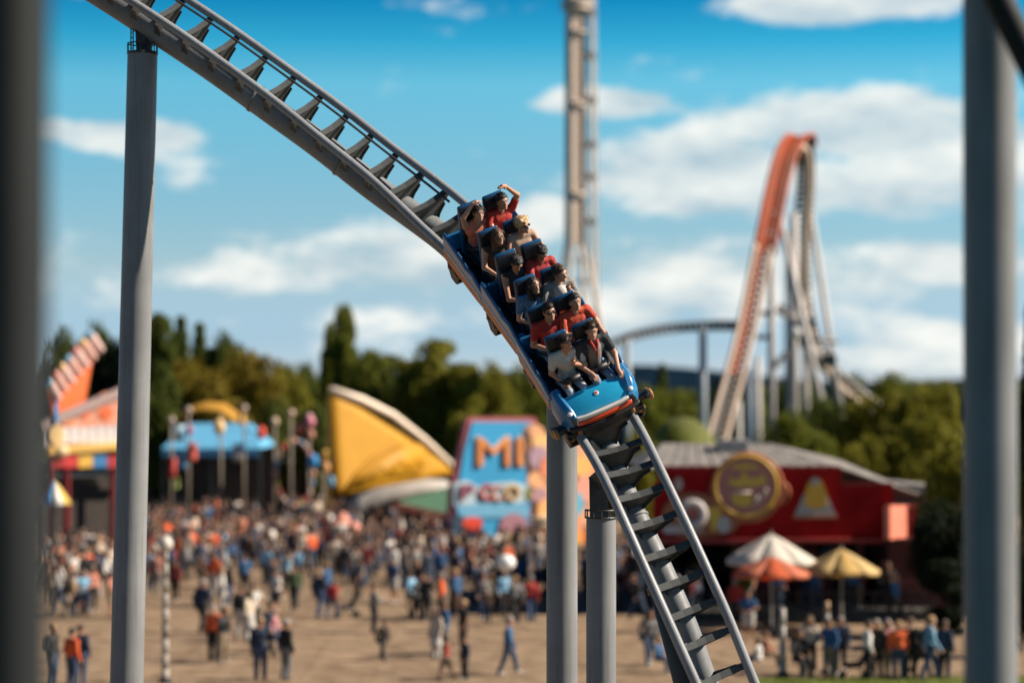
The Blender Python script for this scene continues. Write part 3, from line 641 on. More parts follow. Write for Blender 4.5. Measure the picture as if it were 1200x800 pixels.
# ------------------------------------------------------------------ riders
SK1 = cm((.42, .21, .13), .55, var=.06); SK2 = cm((.31, .15, .085), .55, var=.06); SK3 = cm((.47, .26, .175), .55, var=.06)
EYEW = cm((.75, .72, .68), .3); DKM = cm((.02, .012, .012), .5)
def rider(label, row, side, top, trou, skin, hairc, style, sleeves='short', arms=None, look=(0, 1, -.1), mouth='smile', xtop=None, lean=.12, scale=None, extra=None, dy=0, shoes=(.03, .03, .035)):
    """row 1 (rear) .. 6 (front); side -1 = picture left, +1 = picture right (the rider's left)"""
    m = fmat(s6 - PR * (6 - row))
    scale = scale or {'tied': .91, 'long': .92}.get(style, .94 + .012 * ((row * 5 + side * 3) % 4)); xo = -side * .19
    root = thing('person', label, 'person', (0, 0, 0), 'people riding the roller coaster')
    # upright lean: turn about the forward axis towards the rider's left
    root.matrix_world = m @ Matrix.Translation((xo, -.0 + dy, .40)) @ Matrix.Rotation(-lean, 4, 'Y') @ Matrix.Rotation(.04, 4, 'X') @ Matrix.Scale(scale, 4)
    hx = .085; sh = .175
    P = [('c', (-hx, .0, .02), (hx, .0, .02), .105, .105, LEG), ('c', (0, -.01, .10), (0, -.02, .30), .125, .135, TOP), ('c', (-.075, -.02, .36), (.075, -.02, .36), .115, .115, TOP),
         ('c', (-sh, -.02, .47), (sh, -.02, .47), .058, .058, TOP), ('c', (0, -.02, .46), (0, .0, .575), .058, .05, SKIN), ('c', (-.07, -.015, .495), (.07, -.015, .495), .05, .05, TOP)]
    f = np.array(look, float) + v3(0, 0, .42); f /= np.linalg.norm(f); hc = v3(0, .015, .685) + f * .015
    hp_, g = head_prims(hc, f); P += hp_
    for sg in (-1, 1):
        hip = v3(sg * hx, .03, .015); kn = v3(sg * .11, .37, .065); an = v3(sg * .11, .42, -.17)
        P += limb(hip, kn, .082, .056, LEG) + limb(kn, an, .055, .038, LEG) + [('c', an - v3(0, .02, .04), an + v3(0, .13, -.055), .038, .03, SHOE)]
    arms = arms or {}
    ends = []
    for sg, key in ((1, 'R'), (-1, 'L')):        # +x is the rider's right
        S = v3(sg * (sh + .02), -.02, .46); E, W, ddir = arms.get(key, ((sg * .25, .10, .24), (sg * .14, .32, .20), (-.1 * sg, 1, -.15)))
        E = np.array(E, float); W = np.array(W, float)
        if sleeves == 'long': P += limb(S, E, .056, .046, TOP) + limb(E, W, .045, .036, TOP)
        elif sleeves == 'none': P += limb(S, E, .05, .041, SKIN) + limb(E, W, .040, .028, SKIN)
        else: P += limb(S, E, .056, .042, TOP, .6, SKIN) + limb(E, W, .041, .028, SKIN)
        d = np.array(ddir, float); d /= np.linalg.norm(d)
        P += [('c', W, W + d * .06, .028, .036, SKIN)]; ends.append((W, d, sg))
    if xtop: P += [('c', (0, .045, .16), (0, .05, .40), .10, .10, X5)]
    if extra: P += extra
    def ex(mb):
        face_extra(mb, g, mouth=mouth)
        for W, d, sg in ends: hand(mb, W, d, (0, .25, -1) if abs(d[2]) < .8 else (0, 1, 0), -sg, 1.0, .55)
    mats = [skin, top, trou, cm(hairc, .6), cm(shoes, .6), xtop or DKM, DKM, EYEW]
    me = field_mesh('person_body', P, .0155, mats, ex)
    b = bpy.data.objects.new('body', me); COL.objects.link(b); b.parent = root
    rr = random.Random(row * 7 + side)
    def strands(mb):
        # loose locks laid over the scalp, flowing away from the crown
        ln = {'short': .038, 'quiff': .05, 'curly': .04, 'tied': .07, 'long': .15}[style]; n = 0
        while n < 420:
            d = v3(rr.gauss(0, 1), rr.gauss(0, 1), rr.gauss(0, 1)); d /= np.linalg.norm(d); q = v3(0, -.020, .045) + d * v3(.085, .099, .09)
            if q[2] < -.02 or (q[1] > .055 and q[2] < .088) or (abs(q[0]) > .05 and q[1] > .03 and q[2] < .06): continue
            n += 1; fl = q - v3(0, -.03, .13); fl = fl - d * (fl @ d); fl /= np.linalg.norm(fl) + 1e-6
            if style == 'quiff' and q[1] > -.02: fl = v3(0, .6, .5)
            if style == 'curly': fl = v3(rr.gauss(0, 1), rr.gauss(0, 1), rr.gauss(0, 1)); fl /= np.linalg.norm(fl)
            if style == 'long': fl = fl * .6 + v3(0, -.1, -.7)
            fl = fl + v3(rr.gauss(0, .28), rr.gauss(0, .28), rr.gauss(0, .2)); L = ln * rr.uniform(.5, 1.25); w = np.cross(d, fl); w = w / (np.linalg.norm(w) + 1e-6) * rr.uniform(.003, .0065)
            up_ = d * rr.uniform(.004, .013); P3 = [q - d * .004, q + fl * L * .5 + up_, q + fl * L + up_ * (.2 if style != 'curly' else 1.5)]
            mb.add([g(*(P3[0] - w)), g(*(P3[0] + w)), g(*(P3[1] + w * .9)), g(*(P3[1] - w * .9)), g(*P3[2])], [(0, 1, 2, 3), (3, 2, 4)])
    hm = field_mesh('hair', hair_prims(g, f, style), .013, [cm(hairc, .6, var=.45, scale=40, bump=.4)], strands, .015)
    h = bpy.data.objects.new('hair', hm); COL.objects.link(h); h.parent = root
    return root, g
def glasses(root, g, name, m, full=True):
    b = MB()
    for sg in (-1, 1): b.ball(g(sg * .033, .096, .012), .026, 10, 6, (1, .45, .8)); b.tube([g(sg * .06, .085, .015), g(sg * .086, .0, .015)], .005, 5)
    b.tube([g(-.012, .105, .018), g(.012, .105, .018)], .005, 5)
    b.build(name, m, root, local=True, smooth=True)
F_DENIM = cm((.22, .28, .36), .8, var=.3, scale=13, bump=.55); F_DARKD = cm((.03, .045, .08), .8, var=.25, scale=13, bump=.55); F_BLACK = cm((.012, .013, .016), .8, var=.12, scale=13, bump=.55)
F_RED = cm((.36, .02, .012), .75, var=.2, scale=13, bump=.55); F_ORANGE = cm((.46, .055, .02), .75, var=.2, scale=13, bump=.55); F_DKRED = cm((.34, .02, .02), .75, var=.2, scale=13, bump=.55)
F_WHITE = cm((.50, .48, .46), .8, var=.08, scale=13, bump=.55); F_BROWN = cm((.045, .028, .018), .8, var=.3, scale=13, bump=.55); F_GREYJ = cm((.22, .21, .20), .8, var=.2, scale=13, bump=.55); F_DKJ = cm((.02, .028, .035), .8, var=.3, scale=13, bump=.55)
F_BLUEP = mat('blue_print_shirt', (.04, .10, .22), .8, .3, 45, col2=(.16, .26, .42))
R_ = lambda e, w, d: (e, w, d)
# row 1
r, g = rider('woman with dark tied hair and red top, one arm up, rear row', 1, -1, cm((.55, .16, .10), .75, var=.2), F_BLACK, SK3, (.02, .014, .01), 'tied', 'none',
      {'R': R_((.26, .02, .68), (.10, .03, .90), (-.8, .1, .2)), 'L': R_((-.22, .18, .34), (-.10, .42, .40), (.1, 1, .2))}, (.1, 1, -.05), 'open')
r, g = rider('man in a red shirt with one arm raised over his head in the rear row', 1, 1, F_RED, F_DARKD, SK1, (.03, .02, .012), 'short', 'short',
      {'L': R_((-.27, .0, .70), (-.07, -.02, .92), (.7, .1, .25)), 'R': R_((.25, .10, .27), (.05, .34, .33), (-1, .5, .1))}, (0, 1, -.05), 'open')
# row 2
r, g = rider('woman in brown sleeveless top with long brown hair, second row from rear', 2, -1, F_BROWN, F_BLACK, SK3, (.10, .045, .02), 'long', 'none', {'L': R_((-.27, .12, .26), (-.08, .36, .27), (.4, 1, 0))}, (-.05, 1, -.1), 'smile')
r, g = rider('rider with light blond hair and glasses, second row from rear', 2, 1, cm((.42, .28, .20), .75), F_DARKD, SK3, (.55, .36, .19), 'curly', 'none', {'L': R_((-.27, .12, .30), (-.10, .33, .42), (.5, .6, .6))}, (-.35, 1, -.05), 'smile')
glasses(r, g, 'glasses', M_BLACK)
# row 3: two people bent low behind the headrests
r, g = rider('rider ducking low in dark clothes behind a headrest in the third row', 3, -1, F_BLACK, F_BLACK, SK1, (.02, .015, .012), 'short', 'none', {'R': R_((.22, .22, .16), (.08, .40, .22), (0, 1, .3)), 'L': R_((-.22, .22, .16), (-.06, .40, .26), (0, 1, .4))}, (0, 1, -.9), 'flat', scale=.86)
r, g = rider('rider in a dark red shirt ducking beside a dark headrest in the third row', 3, 1, F_DKRED, F_BLACK, SK2, (.02, .015, .012), 'short', 'short', {'R': R_((.22, .22, .22), (.05, .42, .28), (0, 1, .3))}, (.1, 1, -.8), 'flat', scale=.88)
# row 4
r, g = rider('woman in a blue patterned shirt with long dark hair in the fourth row', 4, -1, F_BLUEP, F_BLACK, SK3, (.018, .012, .01), 'long', 'short', {'R': R_((.26, .08, .20), (.08, .26, .16), (-1, .4, 0)), 'L': R_((-.25, .08, .22), (-.10, .26, .20), (.8, .6, 0))}, (-.15, 1, -.05), 'smile')
r, g = rider('person in a grey jacket looking down, hand at face, fourth row', 4, 1, F_GREYJ, F_DARKD, SK3, (.05, .028, .016), 'short', 'long', {'R': R_((.26, .12, .27), (.18, .34, .34), (-.4, 1, .1)), 'L': R_((-.22, .16, .30), (-.07, .20, .50), (.3, .1, 1))}, (-.5, 1, -.3), 'flat', xtop=cm((.45, .42, .4), .8))
# row 5
r, g = rider('man in a red shirt with dark hair and sunglasses holding a camera', 5, -1, F_RED, F_DENIM, SK1, (.02, .013, .01), 'quiff', 'short', {'R': R_((.27, .05, .22), (.13, .27, .24), (-.3, 1, .2)), 'L': R_((-.24, .10, .22), (-.06, .30, .25), (.5, 1, .2))}, (-.05, 1, -.1), 'open')
glasses(r, g, 'sunglasses', M_BLACK)
m5 = r.matrix_world
r, g = rider('man in an orange shirt with cropped dark hair in the fifth row', 5, 1, F_ORANGE, F_DARKD, SK3, (.02, .015, .012), 'short', 'short', {'R': R_((.23, .14, .24), (.06, .26, .30), (-.4, .7, .6)), 'L': R_((-.28, .10, .30), (-.26, .34, .30), (0, 1, 0))}, (0, 1, -.05), 'smile')
# row 6
r, g = rider('woman in a white t-shirt and pale jeans in the front row', 6, -1, F_WHITE, cm((.42, .46, .50), .8, var=.25, scale=25), SK1, (.018, .012, .01), 'tied', 'short', {'R': R_((.25, .02, .21), (.13, .24, .12), (-.3, 1, -.3)), 'L': R_((-.24, .10, .24), (-.03, .22, .44), (.1, .1, 1))}, (-.35, 1, -.1), 'open', shoes=(.35, .05, .03))
r, g = rider('man in dark jacket, grey shirt and red scarf in the front row', 6, 1, F_DKJ, cm((.10, .17, .28), .8, var=.35, scale=25), SK3, (.05, .03, .016), 'quiff', 'short', {'R': R_((.27, .05, .20), (.15, .30, .17), (-.2, 1, -.1)), 'L': R_((-.29, .08, .20), (-.22, .36, .14), (-.1, 1, -.4))}, (.15, 1, -.25), 'flat', xtop=cm((.16, .15, .14), .8))
b = MB(); b.tube([(-.055, .06, .54), (-.03, .11, .47), (-.01, .14, .36), (0, .145, .30)], [.026, .024, .02, .016], 8); b.tube([(.055, .06, .54), (.03, .11, .48), (.01, .14, .40)], [.026, .024, .018], 8); b.build('scarf', F_RED, r, local=True, smooth=True)
# camera held by the sunglassed man
cmr = thing('video_camera', 'black hand-held video camera held by the man in sunglasses', 'camera', (0, 0, 0)); cmr.matrix_world = m5 @ Matrix.Translation((.035, .40, .28))
b = MB(); b.box((0, 0, 0), (.13, .09, .10)); b.box((0, -.01, .07), (.06, .06, .04)); b.build('camera_body', M_BLACK, cmr, local=True, bevel=.012)
MB().lathe((0, .04, 0), [(.045, 0), (.045, .05), (.05, .06), (.05, .09), (.038, .09), (.036, .07)], 16, (0, 1, 0)).build('lens', M_BLACK, cmr, local=True)

# ------------------------------------------------------------------ text as geometry
def text(s, name, m, parent, origin, xdir, ydir, size, depth=.05, label=None, width=None):
    cu = bpy.data.curves.new(name, 'FONT'); cu.body = s; cu.size = size; cu.extrude = depth; cu.align_x = 'CENTER'; cu.align_y = 'CENTER'
    ob = bpy.data.objects.new(name, cu); COL.objects.link(ob); bpy.context.view_layer.update()
    me = bpy.data.meshes.new_from_object(ob.evaluated_get(bpy.context.evaluated_depsgraph_get())); bpy.data.objects.remove(ob)
    me.materials.clear(); me.materials.append(m)
    x = Vector(xdir).normalized(); y = Vector(ydir); y = (y - x * y.dot(x)).normalized(); z = x.cross(y)
    w = max(v.co.x for v in me.vertices) - min(v.co.x for v in me.vertices); k = (width / w) if width else 1
    o = Vector(origin) - ORG[parent.name]
    for v in me.vertices: c = v.co.copy(); v.co = o + x * c.x * k + y * c.y + z * c.z
    b = bpy.data.objects.new(name, me); COL.objects.link(b); b.parent = parent; ORG[b.name] = ORG[parent.name]
    return b
class Panel:
    """a flat-faced board whose front is a plane through pixels at a depth, turned by yaw (degrees, + faces picture right)"""
    def __init__(s, px, py, d, yaw=0, tilt=0):
        s.o = at(px, py, d); y = math.radians(yaw)
        s.x = Vector((math.cos(y), math.sin(y), 0)); s.n = Vector((math.sin(y), -math.cos(y), 0)); s.z = Vector((0, 0, 1))
        t = math.radians(tilt); s.n, s.z = s.n * math.cos(t) + s.z * math.sin(t), s.z * math.cos(t) - s.n * math.sin(t)
    def p(s, px, py, off=0):
        """where the view ray through a pixel meets the plane pushed off metres towards the viewer"""
        r = at(px, py, 10.0) - Vector((0, 0, CAM_Z)); c = Vector((0, 0, CAM_Z)); q = s.o + s.n * off
        return c + r * ((q - c).dot(s.n) / r.dot(s.n))
    def poly(s, mb, pts, off, thick):
        P = [s.p(*q, 0) + s.n * off for q in pts]
        B = [q - s.n * thick for q in P]; n = len(P)
        mb.add(P + B, [tuple(range(n)), tuple(range(2 * n - 1, n - 1, -1))] + [(i, n + i, n + (i + 1) % n, (i + 1) % n) for i in range(n)])
        return mb
def circ(cx, cy, rx, ry=None, n=24, a0=0, a1=360): return [(cx + rx * math.cos(math.radians(a0 + (a1 - a0) * i / n)), cy - (ry or rx) * math.sin(math.radians(a0 + (a1 - a0) * i / n))) for i in range(n if a1 - a0 == 360 else n + 1)]

# ------------------------------------------------------------------ red restaurant on the right
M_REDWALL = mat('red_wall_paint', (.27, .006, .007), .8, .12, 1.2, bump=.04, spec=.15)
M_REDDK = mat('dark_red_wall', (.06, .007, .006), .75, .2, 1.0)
M_ROOF = mat('grey_roofing', (.20, .185, .17), .85, .3, 1.6, bump=.12)
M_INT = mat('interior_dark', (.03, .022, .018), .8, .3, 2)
rd = 100.0
A = at(765, 700, rd); Bp = at(1047, 700, rd); x0, x1 = A.x, Bp.x
Z = lambda py, d=rd: at(600, py, d).z
bl = thing('restaurant', 'long red fast-food restaurant with grey roof and round yellow sign', 'building', ((x0 + x1) / 2, rd, 0))
zs_, zt, ze = Z(634), Z(566), Z(546)
b = MB(); b.box(((x0 + x1) / 2, rd + .15, (zs_ + zt) / 2), (x1 - x0, .3, zt - zs_)); b.build('facade_band', M_REDWALL, bl)
xs0, xs1 = at(770, 600, rd).x, at(986, 600, rd).x
b = MB(); b.box(((xs0 + xs1) / 2, rd + .145, (ze + zt) / 2 + .003), (xs1 - xs0, .3, ze - zt)); b.build('parapet', M_REDWALL, bl)
# scalloped trim along the parapet
k = MB(); k.box((0, 0, 0), (.17, .06, .12)); TR = k.mesh('trim_tile', cm((.20, .02, .016), .6))
nx = int((xs1 - xs0) / .22)
for i in range(nx): inst('trim_tile', TR, bl, Vector((xs0 + .11 + i * .22, rd - .04, ze - .02 - .05 * (i % 2))) - ORG[bl.name])
for i in range(9): inst('trim_tile', TR, bl, Vector((xs1 + .13 + i * .22, rd - .04, zt - .02 - .05 * (i % 2))) - ORG[bl.name])
b = MB(); b.box(((x0 + x1) / 2, rd - .14, zs_ + .04), (x1 - x0 + .3, .3, .18)); b.build('fascia', cm((.33, .03, .022), .5), bl, bevel=.02)
# facade boards
k = MB(); k.box((0, 0, 0), (1.14, .03, zt - zs_ - .3)); BD = k.mesh('wall_panel', M_REDWALL)
for i in range(int((x1 - x0) / 1.2)): inst('wall_panel', BD, bl, Vector((x0 + .62 + i * 1.2, rd - .018, (zs_ + zt) / 2 + .05)) - ORG[bl.name])
# roof: hipped, with seams
zr = Z(519, rd + 6); rx0, rx1 = at(760, 520, rd).x, at(1090, 560, rd).x
def roof_mesh():
    e = zt - .12; v = [(rx0 - .4, rd + .05, ze - .1), (xs1 + .1, rd + .05, ze - .1), (rx1, rd + .4, e - .5), (rx1 + .3, rd + 12, e - .5), (rx0 - .4, rd + 12, ze - .1),
         (rx0 + 1.0, rd + 5.6, zr), (at(905, 519, rd + 5).x, rd + 5.6, zr), (at(985, 536, rd + 5).x, rd + 5.6, Z(538, rd + 5.6))]
    return MB().add(v, [(0, 1, 6, 5), (1, 7, 6), (1, 2, 7), (2, 3, 7), (3, 4, 5, 6, 7), (4, 0, 5), (0, 4, 3, 2, 1)])
rf = roof_mesh().build('roof', M_ROOF, bl, smooth=None)
seam_a, seam_b = Vector((rx0, rd + .05, ze - .08)), Vector((rx0 + 1.0, rd + 5.6, zr + .02))
for i in range(14):
    q = i / 13; p = Vector((rx0 - .3 + (xs1 - rx0) * q, rd + .03, ze - .07)); t = Vector((rx0 + 1.0 + (at(905, 519, rd + 5).x - rx0 - 1.0) * q, rd + 5.6, zr + .03))
    MB().bar(p, t, .035, .016).build('roof_seam', M_ROOF, rf)
MB().box((at(858, 524, rd + 4).x, rd + 4, zr - .2), (1.3, 1.2, .8)).build('roof_vent', cm((.3, .28, .26), .6, var=.2), rf, bevel=.03)
# interior: back wall, side walls, floor deck, counter, posts
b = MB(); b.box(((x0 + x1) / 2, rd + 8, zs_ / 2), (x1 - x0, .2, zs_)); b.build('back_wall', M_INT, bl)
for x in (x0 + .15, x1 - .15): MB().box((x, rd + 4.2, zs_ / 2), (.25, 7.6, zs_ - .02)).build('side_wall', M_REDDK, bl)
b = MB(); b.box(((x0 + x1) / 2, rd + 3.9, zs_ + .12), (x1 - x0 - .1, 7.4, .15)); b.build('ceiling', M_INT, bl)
b = MB(); b.box(((x0 + x1) / 2 + .8, rd - 1.4, .2), (x1 - x0 + 1.5, 3.2, .4)); b.build('terrace_deck', cm((.05, .045, .04), .8, var=.3), bl)
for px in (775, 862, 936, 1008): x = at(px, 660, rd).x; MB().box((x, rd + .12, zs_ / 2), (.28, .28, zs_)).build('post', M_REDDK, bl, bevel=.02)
for px, w in ((800, 1.4), (890, 2.1), (972, 1.9)): x = at(px, 690, rd).x; b = MB(); b.box((x, rd + 1.6, .95), (w, .6, 1.1)); b.box((x, rd + 1.5, 1.52), (w + .2, .9, .07)); b.build('counter', cm((.16, .02, .018), .5, var=.2), bl, bevel=.02)
for i, px in enumerate((880, 905, 930, 958, 985)): x = at(px, 665, rd).x; b = MB(); b.box((x, rd + 3.2, 2.3), (.8, .06, .45)); b.build('menu_board', cm([(.25, .03, .02), (.04, .10, .18), (.3, .2, .05)][i % 3], .5), bl)
# railing in front of the terrace
b = MB()
for z in (.75, 1.15): b.bar((x0 + .6, rd - 2.9, z), (x1 + 1.2, rd - 2.9, z), .06, .06)
b.build('handrail', M_DARKSTEEL, bl)
k = MB(); k.box((0, 0, 0), (.06, .06, .8)); PO = k.mesh('baluster', M_DARKSTEEL)
for i in range(22): inst('baluster', PO, bl, Vector((x0 + .7 + i * .5, rd - 2.9, .79)) - ORG[bl.name])
# right wing
wx0, wx1 = at(1037, 650, rd).x, at(1150, 650, rd).x
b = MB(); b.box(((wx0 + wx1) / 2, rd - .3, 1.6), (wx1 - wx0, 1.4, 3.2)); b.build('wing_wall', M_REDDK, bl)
text('PITOP', 'wall_lettering', cm((.22, .07, .05), .6), bl, at(1062, 687, rd - 1.02), (1, 0, 0), (0, 0, 1), .62, .02, width=1.75)
b = MB(); b.box(((wx0 + wx1) / 2 + .2, rd + .2, (Z(592) + Z(636)) / 2), (wx1 - wx0 - .2, 1.0, Z(592) - Z(636))); b.build('wing_parapet', cm((.30, .03, .025), .6, var=.2), bl)
b = MB(); b.prism([(wx0 + .1, Z(594)), (wx1, Z(594)), (wx1, Z(576)), (wx0 + .9, Z(568))], (0, 5, 0), (1, 0, 0), (0, 0, 1), (0, rd + 1.2, 0)); b.build('wing_roof', M_ROOF, bl)
# salmon coloured sign box with its face towards the sun
sg_ = thing('sign_box', 'salmon coloured sign box at the right end of the red facade', 'sign', at(1056, 634, rd - .7))
pn = Panel(1056, 612, rd - .6, 48); pn.poly(MB(), [(1043, 592), (1069, 592), (1069, 632), (1043, 632)], 0, .3).build('sign_face', cm((.72, .22, .14), .6, var=.15, scale=3), sg_, bevel=.02)
MB().box(at(1056, 641, rd - .65), (.5, .3, .3)).build('bracket', M_DARKSTEEL, sg_)
# round sign with a ring, lobes and lettering shapes
rs = thing('round_sign', 'round yellow and pink restaurant sign with ringed rim standing proud of the red facade', 'sign', at(878, 610, rd - .3))
pn = Panel(878, 570, rd - .12, 0)
pn.poly(MB(), circ(876, 571, 41, 40, 36), .05, .16).build('backing_disc', cm((.30, .10, .035), .5, var=.1), rs)
pn.poly(MB(), circ(874, 569, 36, 35, 36), .12, .1).build('sign_face', cm((.40, .16, .13), .5, var=.1), rs)
ring = MB(); ring.tube([pn.p(x, y) + pn.n * .14 for x, y in circ(874, 569, 36, 35, 40)], .07, 8, closed=True); ring.build('rim', cm((.60, .36, .05), .45), rs, smooth=True)
ring = MB(); ring.tube([pn.p(x, y) + pn.n * .08 for x, y in circ(876, 571, 41, 40, 40)], .06, 8, closed=True); ring.build('outer_rim', cm((.45, .15, .06), .5), rs, smooth=True)
yl = cm((.62, .42, .05), .5)
pn.poly(MB(), circ(873, 549, 16, 6, 14, 0, 180) + [(857, 552), (889, 552)][:0], .16, .06).build('crescent', yl, rs)
def script_shapes(pl, par, m, strokes, r, off):
    for st in strokes: k = MB(); k.tube([pl.p(x, y) + pl.n * off for x, y in st], r, 7); k.build('lettering_stroke', m, par, smooth=True)
pn.poly(MB(), [(853, 567), (856, 558), (862, 563), (867, 560), (872, 550), (877, 561), (884, 558), (889, 561), (894, 552), (898, 566), (885, 569), (866, 570)], .16, .06).build('lettering_band', yl, rs)
pn.poly(MB(), [(856, 580), (880, 578), (881, 590), (874, 593), (860, 591)], .17, .06).build('lower_panel', yl, rs)
script_shapes(pn, rs, cm((.6, .5, .42), .5), [[(857, 578), (880, 576)], [(884, 592), (888, 580)], [(889, 590), (896, 578), (898, 571)]], .045, .17)
for q in ((838, 574, 7, 8), (913, 577, 8, 9)): pn.poly(MB(), circ(*q, 16), .02, .12).build('end_knob', cm((.06, .055, .05), .5), rs)
ring = MB(); ring.tube([pn.p(x, y) + pn.n * .05 for x, y in circ(913, 577, 12, 13, 20)], .05, 6, closed=True); ring.build('knob_ring', cm((.45, .15, .06), .5), rs, smooth=True)
pn.poly(MB(), circ(904, 590, 4, 4, 12), .16, .06).build('lamp', cm((.75, .38, .04), .4), rs)
# donut and cone sign on the left, cut-out sign on the right
ds = thing('food_sign', 'cut-out sign of a grey ring and yellow cone at the left of the red facade', 'sign', at(825, 628, rd - .3))
pn = Panel(825, 602, rd - .12, 0)
pn.poly(MB(), circ(812, 604, 36, 27, 26) , .02, .1).build('backing_board', cm((.33, .12, .05), .55), ds)
pn.poly(MB(), [(826, 586), (866, 588), (868, 612), (858, 624), (826, 628)], .03, .1).build('side_board', cm((.33, .12, .05), .55), ds)
k = MB(); k.tube([pn.p(x, y) + pn.n * .14 for x, y in circ(811, 602, 13, 13, 24)], .2, 10, closed=True); k.build('ring', cm((.42, .38, .36), .5), ds, smooth=True)
pn.poly(MB(), circ(811, 602, 8, 8, 16), .12, .06).build('ring_centre', cm((.45, .12, .09), .5), ds)
pn.poly(MB(), [(827, 594), (847, 593), (838, 622), (834, 622)], .12, .08).build('cone', yl, ds)
pn.poly(MB(), circ(848, 614, 8, 10, 14), .1, .08).build('cup', cm((.42, .42, .40), .5), ds)
pn.poly(MB(), [(776, 616), (822, 614), (822, 623), (778, 625)], .1, .07).build('plate', cm((.42, .40, .38), .5), ds)
pn.poly(MB(), circ(795, 567, 5, 8, 12), .08, .07).build('bulb', cm((.35, .3, .27), .5), ds)
bs_ = thing('wedge_sign', 'cut-out sign of a yellow bell shape on a grey wedge on the red facade', 'sign', at(955, 604, rd - .3))
pn = Panel(955, 585, rd - .12, 0)
pn.poly(MB(), [(931, 604), (942, 578), (968, 578), (980, 604)], .04, .1).build('wedge', cm((.36, .36, .34), .55), bs_)
pn.poly(MB(), [(943, 592), (944, 572), (949, 562), (961, 561), (967, 572), (968, 592), (955, 596)], .12, .1).build('bell', cm((.58, .34, .03), .5), bs_)
pn.poly(MB(), circ(955, 564, 6, 5, 14), .17, .06).build('bell_top', cm((.32, .31, .26), .5), bs_)
pn.poly(MB(), [(930, 603), (981, 603), (981, 607), (930, 607)], .09, .1).build('base_strip', cm((.45, .2, .1), .5), bs_)

# ------------------------------------------------------------------ parasols
def parasol(name, label, px, py_apex, py_rim, d, r, col, col2, n=8):
    ap = at(px, py_apex, d); zr_ = at(px, py_rim, d).z; t = thing('parasol', label, 'parasol', (ap.x, d, 0), 'parasols in front of the red restaurant')
    for i in range(n):
        k = MB(); q0 = 2 * math.pi * (i + .5) / n; q1 = 2 * math.pi * (i + 1.5) / n; vs = []
        for j in range(5):
            f = j / 4; rr = r * f; z = ap.z + (zr_ - ap.z) * (f ** 1.18) - .03 * math.sin(math.pi * f)
            for g_ in (0, .5, 1):
                q = q0 + (q1 - q0) * g_; sag = -.07 * f * (1 - abs(2 * g_ - 1)); kk = 1 - .05 * (1 - abs(2 * g_ - 1)) * f
                vs.append((ap.x + math.cos(q) * (rr * kk + .01), d + math.sin(q) * (rr * kk + .01), z + sag))
        for g_ in (0, .5, 1): q = q0 + (q1 - q0) * g_; vs.append((ap.x + math.cos(q) * r * .98, d + math.sin(q) * r * .98, zr_ - .18))
        fs = [(j * 3 + a, (j + 1) * 3 + a, (j + 1) * 3 + a + 1, j * 3 + a + 1) for j in range(5) for a in range(2)]
        k.add(vs, fs); o = k.build('canopy_panel', col if i % 2 else col2, t, smooth=True); m = o.modifiers.new('thick', 'SOLIDIFY'); m.thickness = .02
        q = q0; MB().bar((ap.x, d, ap.z - .12), (ap.x + math.cos(q) * r, d + math.sin(q) * r, zr_ - .05), .03, .03).build('rib', M_DARKSTEEL, t)
    MB().tube([(ap.x, d, .02), (ap.x, d, ap.z + .12)], .04, 10).build('pole', cm((.3, .28, .25), .5), t)
    MB().lathe((ap.x, d, .02), [(.38, 0), (.38, .06), (.1, .12), (.06, .3)], 16).build('base', M_DARKSTEEL, t)
PW = mat('white_canvas', (.82, .78, .70), .85, .04, 3, trans=.5); PO_ = mat('orange_canvas', (.70, .16, .06), .85, .1, 3, trans=.5); PO2 = mat('salmon_canvas', (.72, .26, .15), .85, .1, 3, trans=.5); PT = mat('tan_canvas', (.52, .34, .11), .85, .1, 3, trans=.25); PT2 = mat('tan_canvas_light', (.58, .42, .18), .85, .1, 3, trans=.25)
parasol('p', 'white peaked parasol, highest of the three before the red restaurant', 904, 625, 655, 95.5, 54 / F_PX * 95.5, PW, PW)
parasol('p', 'salmon orange parasol under the white one before the red restaurant', 904, 651, 670, 92.0, 46 / F_PX * 92, PO_, PO2)
parasol('p', 'tan yellow parasol right of the white and orange parasols', 986, 642, 667, 94, 46 / F_PX * 94, PT, PT2)

# ------------------------------------------------------------------ orange ride front at the left
d = 128.0; lf = thing('ride_facade', 'orange and yellow ride front at the left with arches, awning and slanted fin', 'building', at(95, 620, d))
pn = Panel(95, 520, d, 35)
pn.poly(MB(), [(48, 498), (60, 488), (137, 459), (160, 452), (160, 510), (48, 510)], 0, .4).build('gable', mat('gable_paint', (.66, .21, .10), .6, .1, 1.4, col2=(.66, .34, .24)), lf)
b = MB(); b.bar(pn.p(44, 500, .1), pn.p(165, 449, .1), .5, .22, pn.n); b.build('gable_rail', cm((.36, .26, .24), .6), lf)
for i, (x, y) in enumerate(((98, 482), (112, 474), (124, 484), (124, 466), (80, 492))): pn.poly(MB(), circ(x, y, 8, 7, 10), .06, .07).build('painted_shape', cm([(.72, .13, .03), (.72, .30, .15), (.72, .12, .03), (.70, .2, .08), (.7, .25, .1)][i], .6), lf)
pn.poly(MB(), [(48, 502), (160, 497), (160, 522), (48, 524)], .03, .3).build('arch_band', cm((.36, .34, .36), .6, var=.2), lf)
for i in range(8):
    x = 76 + i * 10.5; pn.poly(MB(), circ(x, 506, 4.2, 6, 8, 0, 180) + [(x - 4.2, 519), (x + 4.2, 519)], .12, .1).build('arch', cm((.68, .62, .60), .6), lf)
pn.poly(MB(), circ(64, 509, 10, 12, 14), .16, .12).build('cream_disc', cm((.66, .46, .20), .6), lf)
b = MB(); b.bar(pn.p(52, 528, .25), pn.p(160, 521, .25), .5, .42, (0, 0, 1)); b.build('yellow_fascia', cm((.68, .40, .10), .5), lf, bevel=.04)
